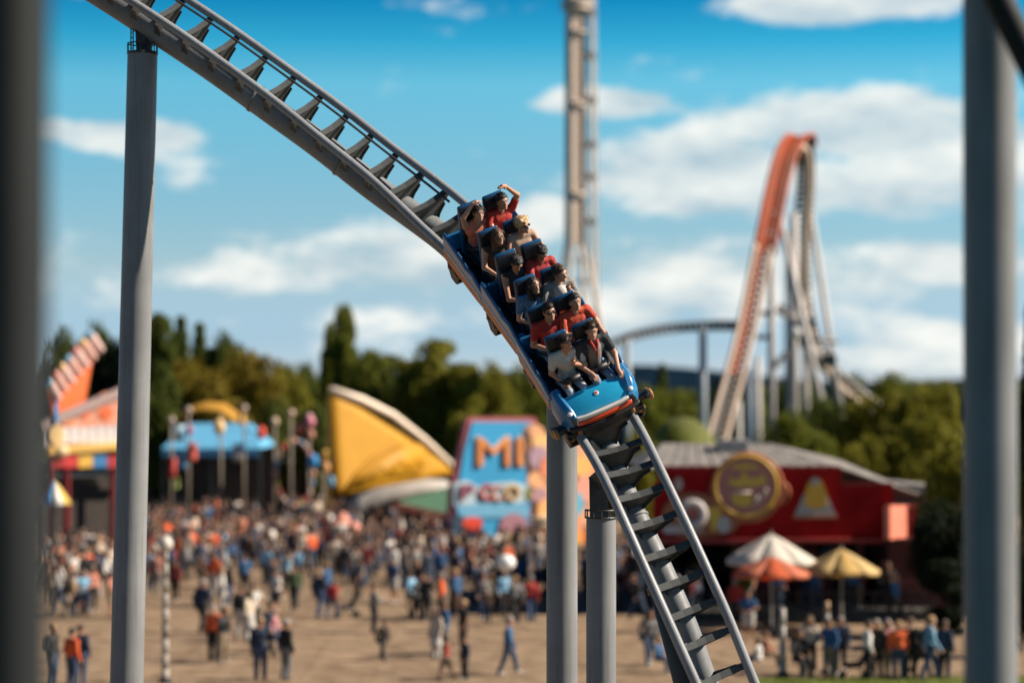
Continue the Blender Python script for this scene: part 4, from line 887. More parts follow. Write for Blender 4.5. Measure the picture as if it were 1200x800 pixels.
b = MB(); b.ball(pn.p(68, 529, .3), .45, 12, 8, (1.3, .8, .8)); b.build('fascia_boss', cm((.66, .48, .26), .5), lf, smooth=True)
for i in range(6): x = 55 + i * 17; pn.poly(MB(), [(x, 534), (x + 16.4, 533), (x + 16.4, 547), (x, 548)], .35, .12).build('awning_segment', cm([(.36, .02, .02), (.5, .03, .03), (.62, .36, .05), (.03, .16, .36), (.36, .02, .02), (.5, .03, .03)][i], .6), lf)
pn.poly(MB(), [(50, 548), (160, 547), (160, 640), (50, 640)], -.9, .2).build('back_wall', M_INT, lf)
for x in (58, 78, 132): MB().box(pn.p(x, 590, .1), (.3, .3, 5.2)).build('post', cm((.28, .03, .03), .6), lf)
pn.poly(MB(), [(50, 552), (160, 550), (160, 558), (50, 560)], .1, .2).build('lintel', M_DARKSTEEL, lf)
fin = Panel(85, 440, d + .8, 40)
fin.poly(MB(), [(62, 489), (54, 452), (104, 408), (110, 412), (98, 480)], 0, .35).build('fin', cm((.78, .15, .03), .55, var=.06), lf)
for i in range(7):
    f = i / 6; x = 62 + 50 * f; y = 458 - 56 * f
    k = MB(); k.tube([fin.p(x - 7, y - 8, .2), fin.p(x + 7, y + 9, .2)], [.34, .2], 10); k.build('marquee_lamp', cm([(.66, .45, .40), (.62, .36, .30)][i % 2], .4), lf)
    k = MB(); k.tube([fin.p(x - 10, y - 11, .1), fin.p(x - 6, y - 7, .15)], .3, 8); k.build('lamp_cap', cm([(.1, .28, .42), (.5, .14, .12), (.55, .35, .08)][i % 3], .5), lf)
pn.poly(MB(), [(58, 478), (63, 466), (64, 494), (60, 494)], .4, .1).build('blue_blade', cm((.04, .26, .55), .5), lf)
# small many-coloured parasol before it
def stripes_parasol(label, px, pa, pr, d, r, cols):
    ap = at(px, pa, d); zr_ = at(px, pr, d).z; t = thing('parasol', label, 'parasol', (ap.x, d, 0))
    for i in range(8):
        q0, q1 = 2 * math.pi * i / 8, 2 * math.pi * (i + 1) / 8
        k = MB(); P = [(ap.x + math.cos(q) * r * f, d + math.sin(q) * r * f, ap.z + (zr_ - ap.z) * f ** 1.3) for f in (0.02, .35, .7, 1) for q in (q0, q1)]
        k.add(P, [(j * 2, j * 2 + 2, j * 2 + 3, j * 2 + 1) for j in range(3)]); o = k.build('canopy_panel', cols[i % len(cols)], t, smooth=True); o.modifiers.new('thick', 'SOLIDIFY').thickness = .03
    MB().tube([(ap.x, d, 0), (ap.x, d, ap.z)], .05, 8).build('pole', M_DARKSTEEL, t)
    return t
stripes_parasol('small striped parasol of red, blue, white and yellow below the orange ride front', 62, 562, 590, 120, 22 / F_PX * 120, [cm((.6, .12, .06), .8), cm((.08, .3, .55), .8), cm((.66, .62, .58), .8), cm((.6, .42, .08), .8)])

# ------------------------------------------------------------------ blue tent, poles, banners
d = 160.0; tn = thing('blue_tent', 'low stall tent with pale blue roof behind the banner poles', 'tent', (at(255, 590, d).x, d, 0))
L, R = at(197, 530, d), at(312, 530, d)
M_TENT = mat('tent_blue', (.09, .32, .52), .7, .12, 1)
zt0, zt1 = at(0, 524, d).z, at(0, 495, d + 4).z
MB().add([(L.x, d - 3, zt0), (R.x, d - 3, zt0), (R.x - 1.2, d + 2, zt1), (L.x + 1, d + 2, zt1), (L.x, d + 7, zt0), (R.x, d + 7, zt0)], [(0, 1, 2, 3), (3, 2, 5, 4), (0, 3, 4), (1, 5, 2), (0, 4, 5, 1)]).build('roof', M_TENT, tn, smooth=None)
k = MB(); k.box((0, 0, 0), (1.0, .06, .5)); VL = k.mesh('valance', M_TENT)
for i in range(6): inst('valance', VL, tn, Vector((L.x + .55 + i * 1.06, d - 3.05, zt0 - .27)) - ORG[tn.name])
for x in (L.x + .1, (L.x + R.x) / 2, R.x - .1):
    for y in (d - 2.9, d + 6.9): MB().tube([(x, y, 0), (x, y, zt0)], .07, 8).build('post', M_DARKSTEEL, tn)
MB().box(((L.x + R.x) / 2, d + 6, zt0 / 2), (R.x - L.x, .1, zt0)).build('back_wall', M_INT, tn)
d = 166.0; yt = thing('yellow_canopy', 'low golden yellow fabric canopy behind the pale blue tent', 'canopy', (at(245, 590, d).x, d, 0))
P = [at(x, y, d) for x, y in ((206, 496), (214, 478), (240, 470), (262, 472), (284, 488), (290, 498))]; vs = []
for p in P: vs += [(p.x, d - 2, p.z - .5), (p.x, d + 1, p.z), (p.x, d + 4, p.z - .5)]
o = MB().add(vs, [(i * 3 + j, i * 3 + 3 + j, i * 3 + 4 + j, i * 3 + 1 + j) for i in range(5) for j in range(2)]).build('fabric', mat('golden_canvas', (.52, .27, .03), .8, .12, 1, trans=.3), yt, smooth=True); o.modifiers.new('thick', 'SOLIDIFY').thickness = .06
for p in (P[0], P[-1]): MB().tube([(p.x, d + 1, 0), (p.x, d + 1, p.z)], .08, 8).build('post', M_DARKSTEEL, yt)
def pole(label, px, pt, d, items, r=.07, topr=.22, topc=(.45, .36, .30), pc=(.22, .18, .14)):
    p = at(px, pt, d); t = thing('banner_pole', label, 'banner pole', (p.x, d, 0), 'poles with banners and lanterns behind the crowd')
    MB().tube([(p.x, d, 0), (p.x, d, p.z)], [r * 1.3, r], 8).build('pole', cm(pc, .6), t, smooth=True)
    MB().ball((p.x, d, p.z), topr, 10, 8).build('lantern', cm(topc, .5), t, smooth=True)
    for kind, x, y, w, h, c in items:
        q = at(x, y, d - .3); w *= d / F_PX; h *= d / F_PX; col = cm(c, .6)
        if kind == 'o': b = MB(); b.lathe((q.x, q.y, q.z - h / 2), [(.02, 0), (w * .35, h * .12), (w * .5, h * .35), (w * .5, h * .65), (w * .35, h * .88), (.02, h)], 12); b.build('lantern', col, t, smooth=True); MB().bar((q.x, q.y, q.z), (p.x, d, q.z + .1), .05, .05).build('arm', M_DARKSTEEL, t)
        else:
            vs = []; n = 5
            for i in range(n):
                for j in (0, 1): vs.append((q.x - w / 2 + w * j, q.y + .12 * math.sin(i * 1.3 + x), q.z + h / 2 - h * i / (n - 1)))
            o = MB().add(vs, [(i * 2, i * 2 + 2, i * 2 + 3, i * 2 + 1) for i in range(n - 1)]).build('banner', col, t, smooth=True); o.modifiers.new('thick', 'SOLIDIFY').thickness = .04
            MB().bar((q.x - w / 2, q.y, q.z + h / 2), (q.x + w / 2, q.y, q.z + h / 2), .05, .05).build('crossbar', M_DARKSTEEL, t); MB().bar((q.x, q.y, q.z + h / 2), (p.x, d, q.z + h / 2), .04, .04).build('arm', M_DARKSTEEL, t)
pole('pole with pink lantern and red banner at the left of the blue tent', 221, 480, 150, [('o', 222, 504, 8, 13, (.42, .08, .12)), ('b', 225, 529, 11, 20, (.62, .10, .05)), ('b', 209, 507, 13, 20, (.36, .50, .55)), ('b', 215, 543, 9, 14, (.08, .25, .42))])
pole('pole with a large cream lantern before the blue tent', 259, 488, 149, [('o', 257, 500, 13, 20, (.72, .48, .20))], topr=.1)
pole('pole with pale banner at the right of the blue tent', 286, 478, 151, [('b', 283, 490, 8, 16, (.52, .30, .10)), ('b', 278, 530, 10, 20, (.40, .40, .38)), ('o', 306, 507, 11, 17, (.62, .05, .03))])
pole('short pole with red banner standing furthest left behind the crowd', 201, 492, 152, [('b', 202, 548, 9, 24, (.45, .04, .03)), ('b', 206, 566, 7, 12, (.2, .26, .06))])
pole('tall pole carrying the left side of the bead ring', 341, 484, 146, [], topr=.24, topc=(.5, .34, .28))
pole('tall pole with pink top and hanging blue lantern beside the bead ring', 362, 488, 145, [('o', 363, 494, 12, 16, (.55, .18, .24)), ('o', 367, 540, 12, 18, (.02, .22, .5)), ('o', 351, 502, 10, 12, (.6, .15, .10)), ('o', 364, 509, 9, 11, (.5, .22, .16))])
pole('pole with orange and yellow lanterns next to the yellow sail', 379, 530, 144, [('o', 382, 548, 9, 14, (.62, .32, .12)), ('b', 380, 533, 8, 14, (.5, .3, .05)), ('o', 388, 564, 8, 14, (.12, .34, .5))], topr=.12)
pole('thin pole with cream lantern left of the bead ring', 322, 494, 153, [('o', 322, 494, 9, 11, (.55, .42, .30))], topr=.08)
rg = thing('bead_ring', 'upright ring hung with coloured beads between two tall poles', 'ring ride', (at(345, 590, 146.5).x, 146.5, 0))
pr = Panel(345, 554, 146.5, 20); pts = circ(345, 554, 22, 38, 40)
k = MB(); k.tube([pr.p(x, y) for x, y in pts], .1, 8, closed=True); k.build('ring', cm((.30, .20, .14), .6), rg, smooth=True)
for i in range(0, 40, 2):
    MB().ball(pr.p(*pts[i]), .17, 8, 6).build('bead', cm([(.6, .28, .2), (.5, .36, .06), (.5, .04, .03), (.42, .3, .26), (.08, .2, .36)][(i // 2) % 5], .5), rg, smooth=True)
for sx in (-5, 5): q = pr.p(345 + sx, 592); MB().tube([q, (q.x + sx * .12, q.y, 0)], .09, 8).build('stand', M_DARKSTEEL, rg)

# ------------------------------------------------------------------ yellow sail, white roof, green stall
d = 150.0; sl_ = thing('yellow_sail', 'big yellow triangular sail sign with cream upper edge above the crowd', 'sail', (at(395, 610, d).x, d, 0))
M_SAIL = mat('sail_yellow', (.66, .335, .008), .6, .05, .8, trans=.35); M_SAIL2 = mat('sail_emblem', (.60, .295, .008), .6, .05, .8, trans=.3); M_CREAM = mat('sail_edge', (.88, .74, .58), .6, .06, 1)
Pt, Pr_, Pb = (387, 458), (536, 554), (393, 581)
pn = Panel(440, 530, d, 46, 8)
def surf(px, py, bulge=.5):
    # gentle belly in the cloth
    cxs = (px - 387) / 149.0; return pn.p(px, py) + pn.n * bulge * math.sin(math.pi * min(max(cxs, 0), 1)) * .6
def tri_sheet(mb, a, b, c, n, off):
    vs = []; ix = {}
    for i in range(n + 1):
        for j in range(n + 1 - i):
            f, g_ = i / n, j / n; px = a[0] + (b[0] - a[0]) * f + (c[0] - a[0]) * g_; py = a[1] + (b[1] - a[1]) * f + (c[1] - a[1]) * g_
            ix[i, j] = len(vs); vs.append(surf(px, py) + pn.n * off)
    fs = []
    for i in range(n):
        for j in range(n - i):
            fs.append((ix[i, j], ix[i, j + 1], ix[i + 1, j]))
            if j < n - i - 1: fs.append((ix[i + 1, j], ix[i, j + 1], ix[i + 1, j + 1]))
    return mb.add(vs, fs)
o = tri_sheet(MB(), Pt, Pr_, (394, 580), 14, 0).build('sail_cloth', M_SAIL, sl_, smooth=True); o.modifiers.new('thick', 'SOLIDIFY').thickness = .08
k = MB(); path = [(387, 458), (420, 471), (455, 489), (495, 519), (537, 554)]; k.tube([surf(*q) + pn.n * .1 + Vector((0, 0, .1)) for q in path], [.20, .26, .24, .2, .12], 10); k.build('edge_roll', M_CREAM, sl_, smooth=True)
# a raised arc and scalloped emblem on the cloth
arc = [(402, 576), (418, 553), (437, 535), (456, 523), (468, 519)]
k = MB(); k.tube([surf(*q) + pn.n * .07 for q in arc], [.14, .17, .19, .17, .12], 8); k.build('emblem_arc', M_SAIL2, sl_, smooth=True)
em = [(408, 573), (422, 553), (440, 538), (458, 528), (470, 522), (486, 520), (497, 528), (494, 546), (486, 557), (452, 560), (424, 569)]
k = MB(); c0 = surf(455, 545) + pn.n * .06; vs = [c0] + [surf(*q) + pn.n * .06 for q in em]; k.add(vs, [(0, i + 1, (i + 1) % len(em) + 1) for i in range(len(em))]); o = k.build('emblem_field', M_SAIL2, sl_, smooth=True); o.modifiers.new('thick', 'SOLIDIFY').thickness = .05
for pts_ in ([(430, 562), (440, 546), (452, 556)], [(452, 556), (462, 538), (474, 550)], [(474, 550), (484, 536), (490, 548)]): k = MB(); k.tube([surf(*q) + pn.n * .12 for q in pts_], .06, 8); k.build('emblem_scallop', M_SAIL, sl_, smooth=True)
k = MB(); q = surf(388, 459); k.tube([(q.x - .2, q.y + .3, 0), (q.x - .1, q.y + .2, q.z + .3)], [.2, .12], 10); k.build('mast', cm((.6, .4, .08), .5), sl_, smooth=True)
d = 156.0; wr = thing('white_roof_stall', 'stall with bright white curved roof under the yellow sail', 'stall', (at(470, 610, d).x, d, 0))
P = [at(x, y, d) for x, y in ((412, 583), (425, 580), (440, 572), (462, 564), (492, 561), (520, 563), (536, 570))]; vs = []
for p in P: vs += [(p.x, d - 1.6, p.z - 1.0), (p.x, d - .6, p.z - .2), (p.x, d + 1.5, p.z), (p.x, d + 5, p.z - .6)]
o = MB().add(vs, [(i * 4 + j, i * 4 + 4 + j, i * 4 + 5 + j, i * 4 + 1 + j) for i in range(6) for j in range(3)]).build('roof', mat('white_roof', (.80, .77, .72), .7, .05, 1, trans=.55), wr, smooth=True); o.modifiers.new('thick', 'SOLIDIFY').thickness = .1
for x in (418, 450, 490, 530): p = at(x, 590, d - .5); MB().tube([(p.x, d - .5, 0), (p.x, d - .5, p.z + .4)], .09, 8).build('post', M_DARKSTEEL, wr)
MB().box((at(475, 600, d + 3).x, d + 3, 1.5), (6.4, .2, 3)).build('back_wall', M_INT, wr)
d = 146.0; gs = thing('green_stall', 'stall with dark green sloping roof and orange fascia beside the blue sign', 'stall', (at(505, 620, d).x, d, 0))
L, R = at(464, 590, d), at(541, 606, d); T0, T1 = at(484, 579, d + 3), at(541, 568, d + 3)
M_GRN = mat('green_roof', (.045, .12, .07), .7, .15, 2)
MB().add([(L.x, d, L.z), (R.x, d, R.z), (T1.x, d + 3.5, T1.z), (T0.x, d + 3.5, T0.z), (L.x, d, L.z - .15), (R.x, d, R.z - .15), (T1.x, d + 3.5, T1.z - .15), (T0.x, d + 3.5, T0.z - .15)], [(0, 1, 2, 3), (7, 6, 5, 4), (0, 4, 5, 1), (1, 5, 6, 2), (2, 6, 7, 3), (3, 7, 4, 0)]).build('roof', M_GRN, gs, smooth=None)
MB().bar(L - Vector((0, .1, .1)), R - Vector((0, .1, .1)), .12, .36).build('fascia', cm((.66, .20, .12), .5), gs)
for x in (470, 505, 538): p = at(x, 600, d + .1); MB().tube([(p.x, d + .1, 0), (p.x, d + .1, p.z - .2)], .08, 8).build('post', M_DARKSTEEL, gs)
MB().box((at(505, 600, d + 3).x, d + 3.2, 1.2), (4.0, .15, 2.4)).build('back_wall', M_INT, gs)
MB().box((at(505, 620, d + 1).x, d + 1, .55), (3.6, .7, 1.1)).build('counter', cm((.12, .08, .05), .6), gs)
pk = thing('pink_stall', 'small stall with salmon pink hood and red skirt at the foot of the yellow sail', 'stall', (at(402, 620, 142).x, 142, 0))
c = at(402, 604, 142); k = MB(); k.lathe(c - Vector((0, 0, 1)), [(1.35, 0), (1.1, .35), (.75, .65), (.35, .9), (.05, 1.25)], 14); k.build('hood', mat('salmon_hood', (.66, .27, .20), .7, .1, 1), pk, smooth=True)
MB().lathe((c.x, c.y, c.z - 1.6), [(1.4, 0), (1.38, .55)], 14).build('skirt', cm((.32, .02, .02), .7), pk); MB().lathe((c.x, c.y, 0), [(1.1, 0), (1.1, c.z - 1.55)], 12).build('body', M_INT, pk)

# ------------------------------------------------------------------ blue MI sign and the patterned front beside it
d = 134.0; ms = thing('blue_sign_front', 'tall blue ride front with orange letters MI and red border', 'sign', (at(585, 640, d).x, d, 0))
pn = Panel(585, 560, d, 30)
bord = [(549, 489), (627, 489), (634, 506), (634, 634), (527, 634), (530, 572), (540, 530)]
pn.poly(MB(), bord, -.02, .5).build('border', cm((.42, .10, .10), .55, var=.1), ms)
pn.poly(MB(), [(553, 494), (622, 494), (626, 520), (622, 565), (618, 632), (532, 632), (535, 578), (543, 530)], .08, .2).build('panel', mat('sign_blue', (.03, .30, .56), .5, .08, .6), ms)
ctr = pn.p(584, 531) + pn.n * .14; text('MI', 'lettering', cm((.70, .24, .05), .5, var=.15), ms, ctr, pn.x, pn.z, 2.25, .12, width=2.8)
text('MI', 'lettering_outline', cm((.55, .45, .36), .5), ms, pn.p(584, 531) + pn.n * .1, pn.x, pn.z, 2.5, .08, width=3.1)
# wavy pale band, second line of letters
pts_ = [(531, 566), (545, 562), (560, 570), (580, 566), (600, 564), (618, 568)]
pn.poly(MB(), pts_ + [(618, 588), (531, 592)], .12, .1).build('wave_band', cm((.42, .55, .62), .5), ms)
for i, (ch, x, y, c_, w) in enumerate((('P', 545, 577, (.34, .10, .14), 1.0), ('C', 568, 577, (.62, .10, .06), .9), ('C', 581, 578, (.55, .25, .18), .85), ('O', 598, 578, (.62, .33, .06), 1.05))):
    text(ch, 'lettering', cm(c_, .5), ms, pn.p(x, y) + pn.n * .2, pn.x, pn.z, 1.2, .1, width=w * .85)
pn.poly(MB(), circ(620, 577, 5, 8, 12), .2, .1).build('green_dot', cm((.30, .34, .05), .5), ms)
pn.poly(MB(), [(534, 594), (560, 589), (590, 586), (615, 590), (619, 606), (536, 606)], .16, .12).build('light_blue_band', cm((.14, .38, .58), .5), ms)
pn.poly(MB(), circ(600, 616, 16, 15, 18, 0, 180) + [(584, 624), (616, 624)], .2, .15).build('mauve_arch', cm((.33, .16, .20), .55), ms)
pn.poly(MB(), [(582, 624), (619, 624), (619, 630), (582, 630)], .22, .16).build('yellow_sill', cm((.45, .30, .05), .5), ms)
pn.poly(MB(), circ(552, 612, 12, 7, 16), .2, .12).build('red_pod', cm((.62, .06, .03), .45), ms)
pn.poly(MB(), [(540, 617), (565, 617), (563, 623), (542, 623)], .2, .12).build('red_pod_base', cm((.2, .015, .012), .5), ms)
pn.poly(MB(), [(528, 606), (540, 602), (540, 632), (528, 632)], .2, .1).build('dark_corner', cm((.02, .05, .09), .5), ms)
for x in (534, 580, 626): p = pn.p(x, 640, -.3); MB().box((p.x, p.y, p.z / 2 + .2), (.2, .2, p.z + 1.0)).build('post', M_DARKSTEEL, ms)
pf = thing('patterned_ride_front', 'orange, pink and mauve patterned ride front behind the middle columns', 'sign', (at(664, 640, 131).x, 131, 0))
pn = Panel(664, 570, 131, 34)
out = [(621, 502), (632, 496), (640, 512), (668, 508), (700, 530), (712, 560), (712, 636), (632, 636), (630, 575), (622, 540)]
pn.poly(MB(), out, -.3, .4).build('board', mat('patterned_board', (.62, .24, .13), .55, .15, .8, col2=(.66, .36, .20)), pf)
for i, (x, y, rx, ry, c_) in enumerate(((632, 507, 9, 9, (.66, .32, .16)), (640, 518, 14, 10, (.70, .42, .16)), (634, 536, 12, 14, (.34, .22, .27)), (632, 562, 12, 10, (.68, .34, .16)), (634, 580, 10, 9, (.36, .20, .22)), (648, 548, 14, 16, (.62, .2, .1)), (682, 546, 13, 12, (.70, .38, .10)), (688, 572, 14, 16, (.66, .28, .20)), (676, 590, 9, 14, (.10, .36, .5)), (642, 596, 12, 12, (.70, .34, .12)))):
    pn.poly(MB(), circ(x, y, rx, ry, 16), -.2 + .02 * i, .12).build('painted_shape', cm(c_, .55), pf)
for i, x in enumerate((640, 652, 664, 676, 688, 700)):
    pn.poly(MB(), [(x - 5.5, 622), (x + 5.5, 622), (x + 5.5, 636), (x - 5.5, 636)], .15, .15).build('skirt_panel', cm([(.68, .30, .06), (.62, .10, .03), (.30, .02, .02)][i % 3], .5), pf)
for y in (608, 616): MB().ball(pn.p(636, y, .2), .5, 10, 7, (1.5, .6, .45)).build('globe_lamp', cm((.74, .56, .36), .4), pf, smooth=True)
for x in (636, 672, 706): p = pn.p(x, 640, -.5); MB().box((p.x, p.y, p.z / 2), (.25, .25, p.z)).build('post', M_DARKSTEEL, pf)
bn = thing('balloon', 'bright white oval balloon above the crowd below the blue sign', 'balloon', at(593, 659, 93)); c = at(593, 659, 93)
MB().ball(c, .32, 16, 12, (1.12, 1, 1)).build('balloon_skin', mat('balloon_white', (.82, .80, .76), .35, .02, 1), bn, smooth=True); MB().lathe(c - Vector((0, 0, .42)), [(.05, 0), (.02, .06)], 8).build('knot', cm((.6, .58, .55), .5), bn); MB().tube([c - Vector((0, 0, .4)), c - Vector((.1, 0, 1.2)), c - Vector((.05, 0, 2.0))], .012, 5).build('string', M_DARKSTEEL, bn)

# ------------------------------------------------------------------ ride hall in the shade behind the crowd
d = 172.0; rh = thing('ride_hall', 'long low dark pavilion in shade behind the crowd', 'building', (at(330, 600, d).x, d, 0))
L, R = at(40, 600, d), at(760, 600, d)
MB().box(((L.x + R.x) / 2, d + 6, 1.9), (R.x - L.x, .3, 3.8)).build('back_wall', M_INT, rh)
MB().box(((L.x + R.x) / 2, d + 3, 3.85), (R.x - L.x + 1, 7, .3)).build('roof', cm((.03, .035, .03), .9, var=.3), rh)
k = MB(); k.box((0, 0, 0), (.3, .3, 3.7)); PS = k.mesh('post', cm((.10, .07, .05), .7))
n = 22
for i in range(n): inst('post', PS, rh, Vector((L.x + (R.x - L.x) * i / (n - 1), d - .2, 1.85)) - ORG[rh.name])

# ------------------------------------------------------------------ drop tower
d = 300.0; M_TOW = mat('tower_steel', (.62, .49, .39), .7, .15, .5); M_TOW2 = mat('tower_pale', (.68, .56, .47), .7, .12, .5)
tw = thing('drop_tower', 'tall beige lattice tower rising out of the picture behind the train', 'tower', (at(677, 500, d).x, d, 0))
RT = Matrix.Rotation(math.radians(20), 3, 'Z'); c = at(675, 285, d); zt_, zc = at(675, -60, d).z, c.z; hw = .86; bw = 2.2
for sx in (-1, 1):
    for sy in (-1, 1):
        q = [RT @ Vector((sx * w_, sy * w_, 0)) + Vector((c.x, d, z_)) for w_, z_ in ((bw * 2.1, 0), (hw, zc), (hw, zt_))]
        MB().tube(q, [.45, .30, .20], 8).build('leg', M_TOW2, tw)
nseg = 26; dz = (zt_ - zc) / nseg
k = MB()
for sx in (-1, 1):
    for q0, q1 in (((-hw, sx * hw, 0), (hw, sx * hw, dz)), ((hw, sx * hw, 0), (-hw, sx * hw, dz)), ((sx * hw, -hw, 0), (sx * hw, hw, dz)), ((-hw, sx * hw, 0), (hw, sx * hw, 0)), ((sx * hw, -hw, 0), (sx * hw, hw, 0)), ((-hw, sx * hw, dz / 2), (hw, sx * hw, dz / 2))): k.tube([q0, q1], .11, 6)
LB = k.mesh('lattice_bay', M_TOW)
k = MB(); k.box((0, 0, 0), (hw * 1.72, hw * 1.72, dz * .95)); LP = k.mesh('shaft_segment', M_TOW2)
for i in range(nseg): inst('lattice_bay', LB, tw, Vector((c.x, d, zc + dz * i)) - ORG[tw.name]).rotation_euler.z = math.radians(20); inst('shaft_segment', LP, tw, Vector((c.x, d, zc + dz * (i + .5))) - ORG[tw.name]).rotation_euler.z = math.radians(20)
for z, w in ((at(0, 40, d).z, 1.5), (at(0, 12, d).z, 1.9), (at(0, 4, d).z, 2.0), (at(0, 125, d).z, 1.45), (at(0, 230, d).z, 1.5)): MB().lathe((c.x, d, z), [(w, 0), (w, .35), (w * .8, .4)], 12).build('platform', M_TOW2, tw)
gx = at(692.5, 100, d).x
MB().tube([(gx + .9, d - .5, 0), (gx + .3, d - .5, zc), (gx, d - .5, zt_)], .26, 8).build('guide_rail', M_TOW2, tw)
MB().tube([(gx + 1.1, d + .5, 0), (gx + .9, d + .5, zc), (gx + .5, d + .5, zt_)], .12, 8).build('cable', cm((.42, .45, .48), .6), tw)
for py in (15, 66, 118, 170, 208, 260): p = at(690, py, d); MB().box((p.x + .1, d - .3, p.z), (1.5, .8, .9)).build('guide_bracket', M_TOW, tw)
for py in (305, 330): p = at(675, py, d); w = .8 + (hw + (bw * 2.1 - hw) * (zc - p.z) / zc); MB().box((c.x, d, p.z), (2 * w * .8, .3, .3)).build('cross_beam', M_TOW, tw)

# ------------------------------------------------------------------ far orange coaster
M_OR = mat('far_orange', (.33, .055, .010), .6, .2, .4); M_TAN = mat('far_rail_tan', (.52, .40, .31), .6, .1, .3); M_PALE = mat('far_support_paint', (.46, .43, .41), .6, .12, .3); M_FDK = mat('far_dark', (.05, .055, .06), .7, .2, .4); M_FBLUE = mat('far_blue_grey', (.06, .10, .15), .6, .15, .4)
fc = thing('hill_coaster', 'steep far roller coaster hill with orange track on pale supports', 'roller coaster', (at(905, 560, 188).x, 188, 0))
HP = [(822, 560, 178), (838, 520, 180), (852, 470, 182), (866, 420, 184), (878, 370, 186), (888, 320, 187.5), (898, 270, 189), (907, 225, 190.5), (915, 193, 192), (923, 172, 193.5), (932, 160, 195.5), (940, 161, 198), (943.5, 180, 200), (944, 215, 201.5), (941, 260, 203), (939, 310, 204.5), (942, 360, 207), (955, 405, 210), (978, 438, 214), (1006, 462, 218), (1040, 486, 223)]
hp_ = [at(*q) for q in HP]; n = 260
def hframe(u):
    g_ = lambda v: Vector(cr([tuple(p) for p in hp_], v)); p = g_(u); e = .05; t = (g_(min(u + e, len(hp_) - 1)) - g_(max(u - e, 0))).normalized()
    l = Vector((1, .18, 0)); l = (l - t * l.dot(t)).normalized(); return p, t, l, l.cross(t)
us = np.linspace(0, len(hp_) - 1, 161); fr = [hframe(u) for u in us]; HG = .62
for sg in (-1, 1):
    MB().tube([p + l * HG * sg for p, t, l, u in fr[:46]], .2, 8).build('rail', M_TAN, fc, smooth=True)
    MB().tube([p + l * HG * sg for p, t, l, u in fr[45:100]], .17, 8).build('rail', M_OR, fc, smooth=True)
    MB().tube([p + l * HG * sg for p, t, l, u in fr[99:]], .17, 8).build('rail', M_PALE, fc, smooth=True)
MB().tube([p - u * .9 for p, t, l, u in fr], .34, 10).build('spine', M_TAN, fc, smooth=True)
MB().tube([p + l * .95 + u * .1 for p, t, l, u in fr[44:95]], .15, 8).build('orange_side_rail', M_OR, fc, smooth=True)
k = MB(); k.box((0, 0, -.12), (1.5, .34, .14)); k.box((0, 0, -.5), (.3, .3, .7)); TI = [k.mesh('tie', m) for m in (M_OR, M_FDK)]
us2 = np.linspace(.2, len(hp_) - 1.1, 118)
for u in us2:
    p, t, l, up = hframe(u); o = bpy.data.objects.new('tie', TI[0] if 2.6 < u < 10.6 else TI[1]); COL.objects.link(o); o.parent = fc; ORG[o.name] = ORG[fc.name]
    m = Matrix((l, t, up)).transposed().to_4x4(); m.translation = p - ORG[fc.name]; o.matrix_world = m
# orange plates between the rails on the upper climb
for i in range(44, 86, 2):
    p, t, l, up = fr[i]; q = fr[i + 2][0]; k = MB(); k.bar(p - up * .06, q - up * .06 - t * .12, 1.0, .06, up); k.build('track_plate', M_OR, fc)
SUP = [('vertical', (888, 418), (889, 560), 196, .5, M_PALE), ('vertical', (905, 300), (905, 560), 200, .5, M_PALE), ('vertical', (931, 250), (930, 560), 199, .72, M_PALE), ('vertical', (945, 215), (945, 540), 206, .5, M_PALE), ('diagonal', (914, 255), (973, 520), 198, .6, M_PALE), ('diagonal', (949, 240), (988, 500), 208, .5, M_PALE),
       ('dark', (877, 430), (877, 560), 194, .8, M_FBLUE), ('vertical', (866, 470), (866, 560), 190, .4, M_PALE), ('dark', (923, 270), (922, 560), 204, .35, M_FBLUE), ('dark', (902, 300), (902, 560), 203, .3, M_FBLUE), ('diagonal', (937, 300), (948, 560), 205, .4, M_PALE)]
for kind, a_, b_2, dd, r, m in SUP:
    pa = at(*a_, dd); pb = at(*b_2, dd); pb = pa + (pb - pa) * (pa.z / (pa.z - pb.z))
    MB().tube([pa, pb], [r * .5, r * .58], 10).build('support_leg', m, fc, smooth=True)
for a_, b_2, dd, r in (((886, 367), (906, 367), 199, .22), ((886, 395), (906, 395), 199, .22), ((911, 360), (944, 382), 199, .42), ((928, 372), (950, 378), 204, .3), ((906, 432), (926, 408), 200, .25), ((946, 400), (966, 424), 204, .2), ((962, 398), (982, 400), 205, .2), ((963, 424), (978, 420), 206, .25)):
    MB().tube([at(*a_, dd), at(*b_2, dd)], r, 8).build('cross_brace', M_PALE, fc)
MB().ball(at(932, 390, 198), .55, 12, 8).build('joint_node', cm((.72, .70, .67), .5), fc, smooth=True)
for x, y in ((945, 378), (942, 400), (972, 422)): MB().box(at(x, y, 204), (1.1, .7, 1.0)).build('joint_box', M_FDK, fc)
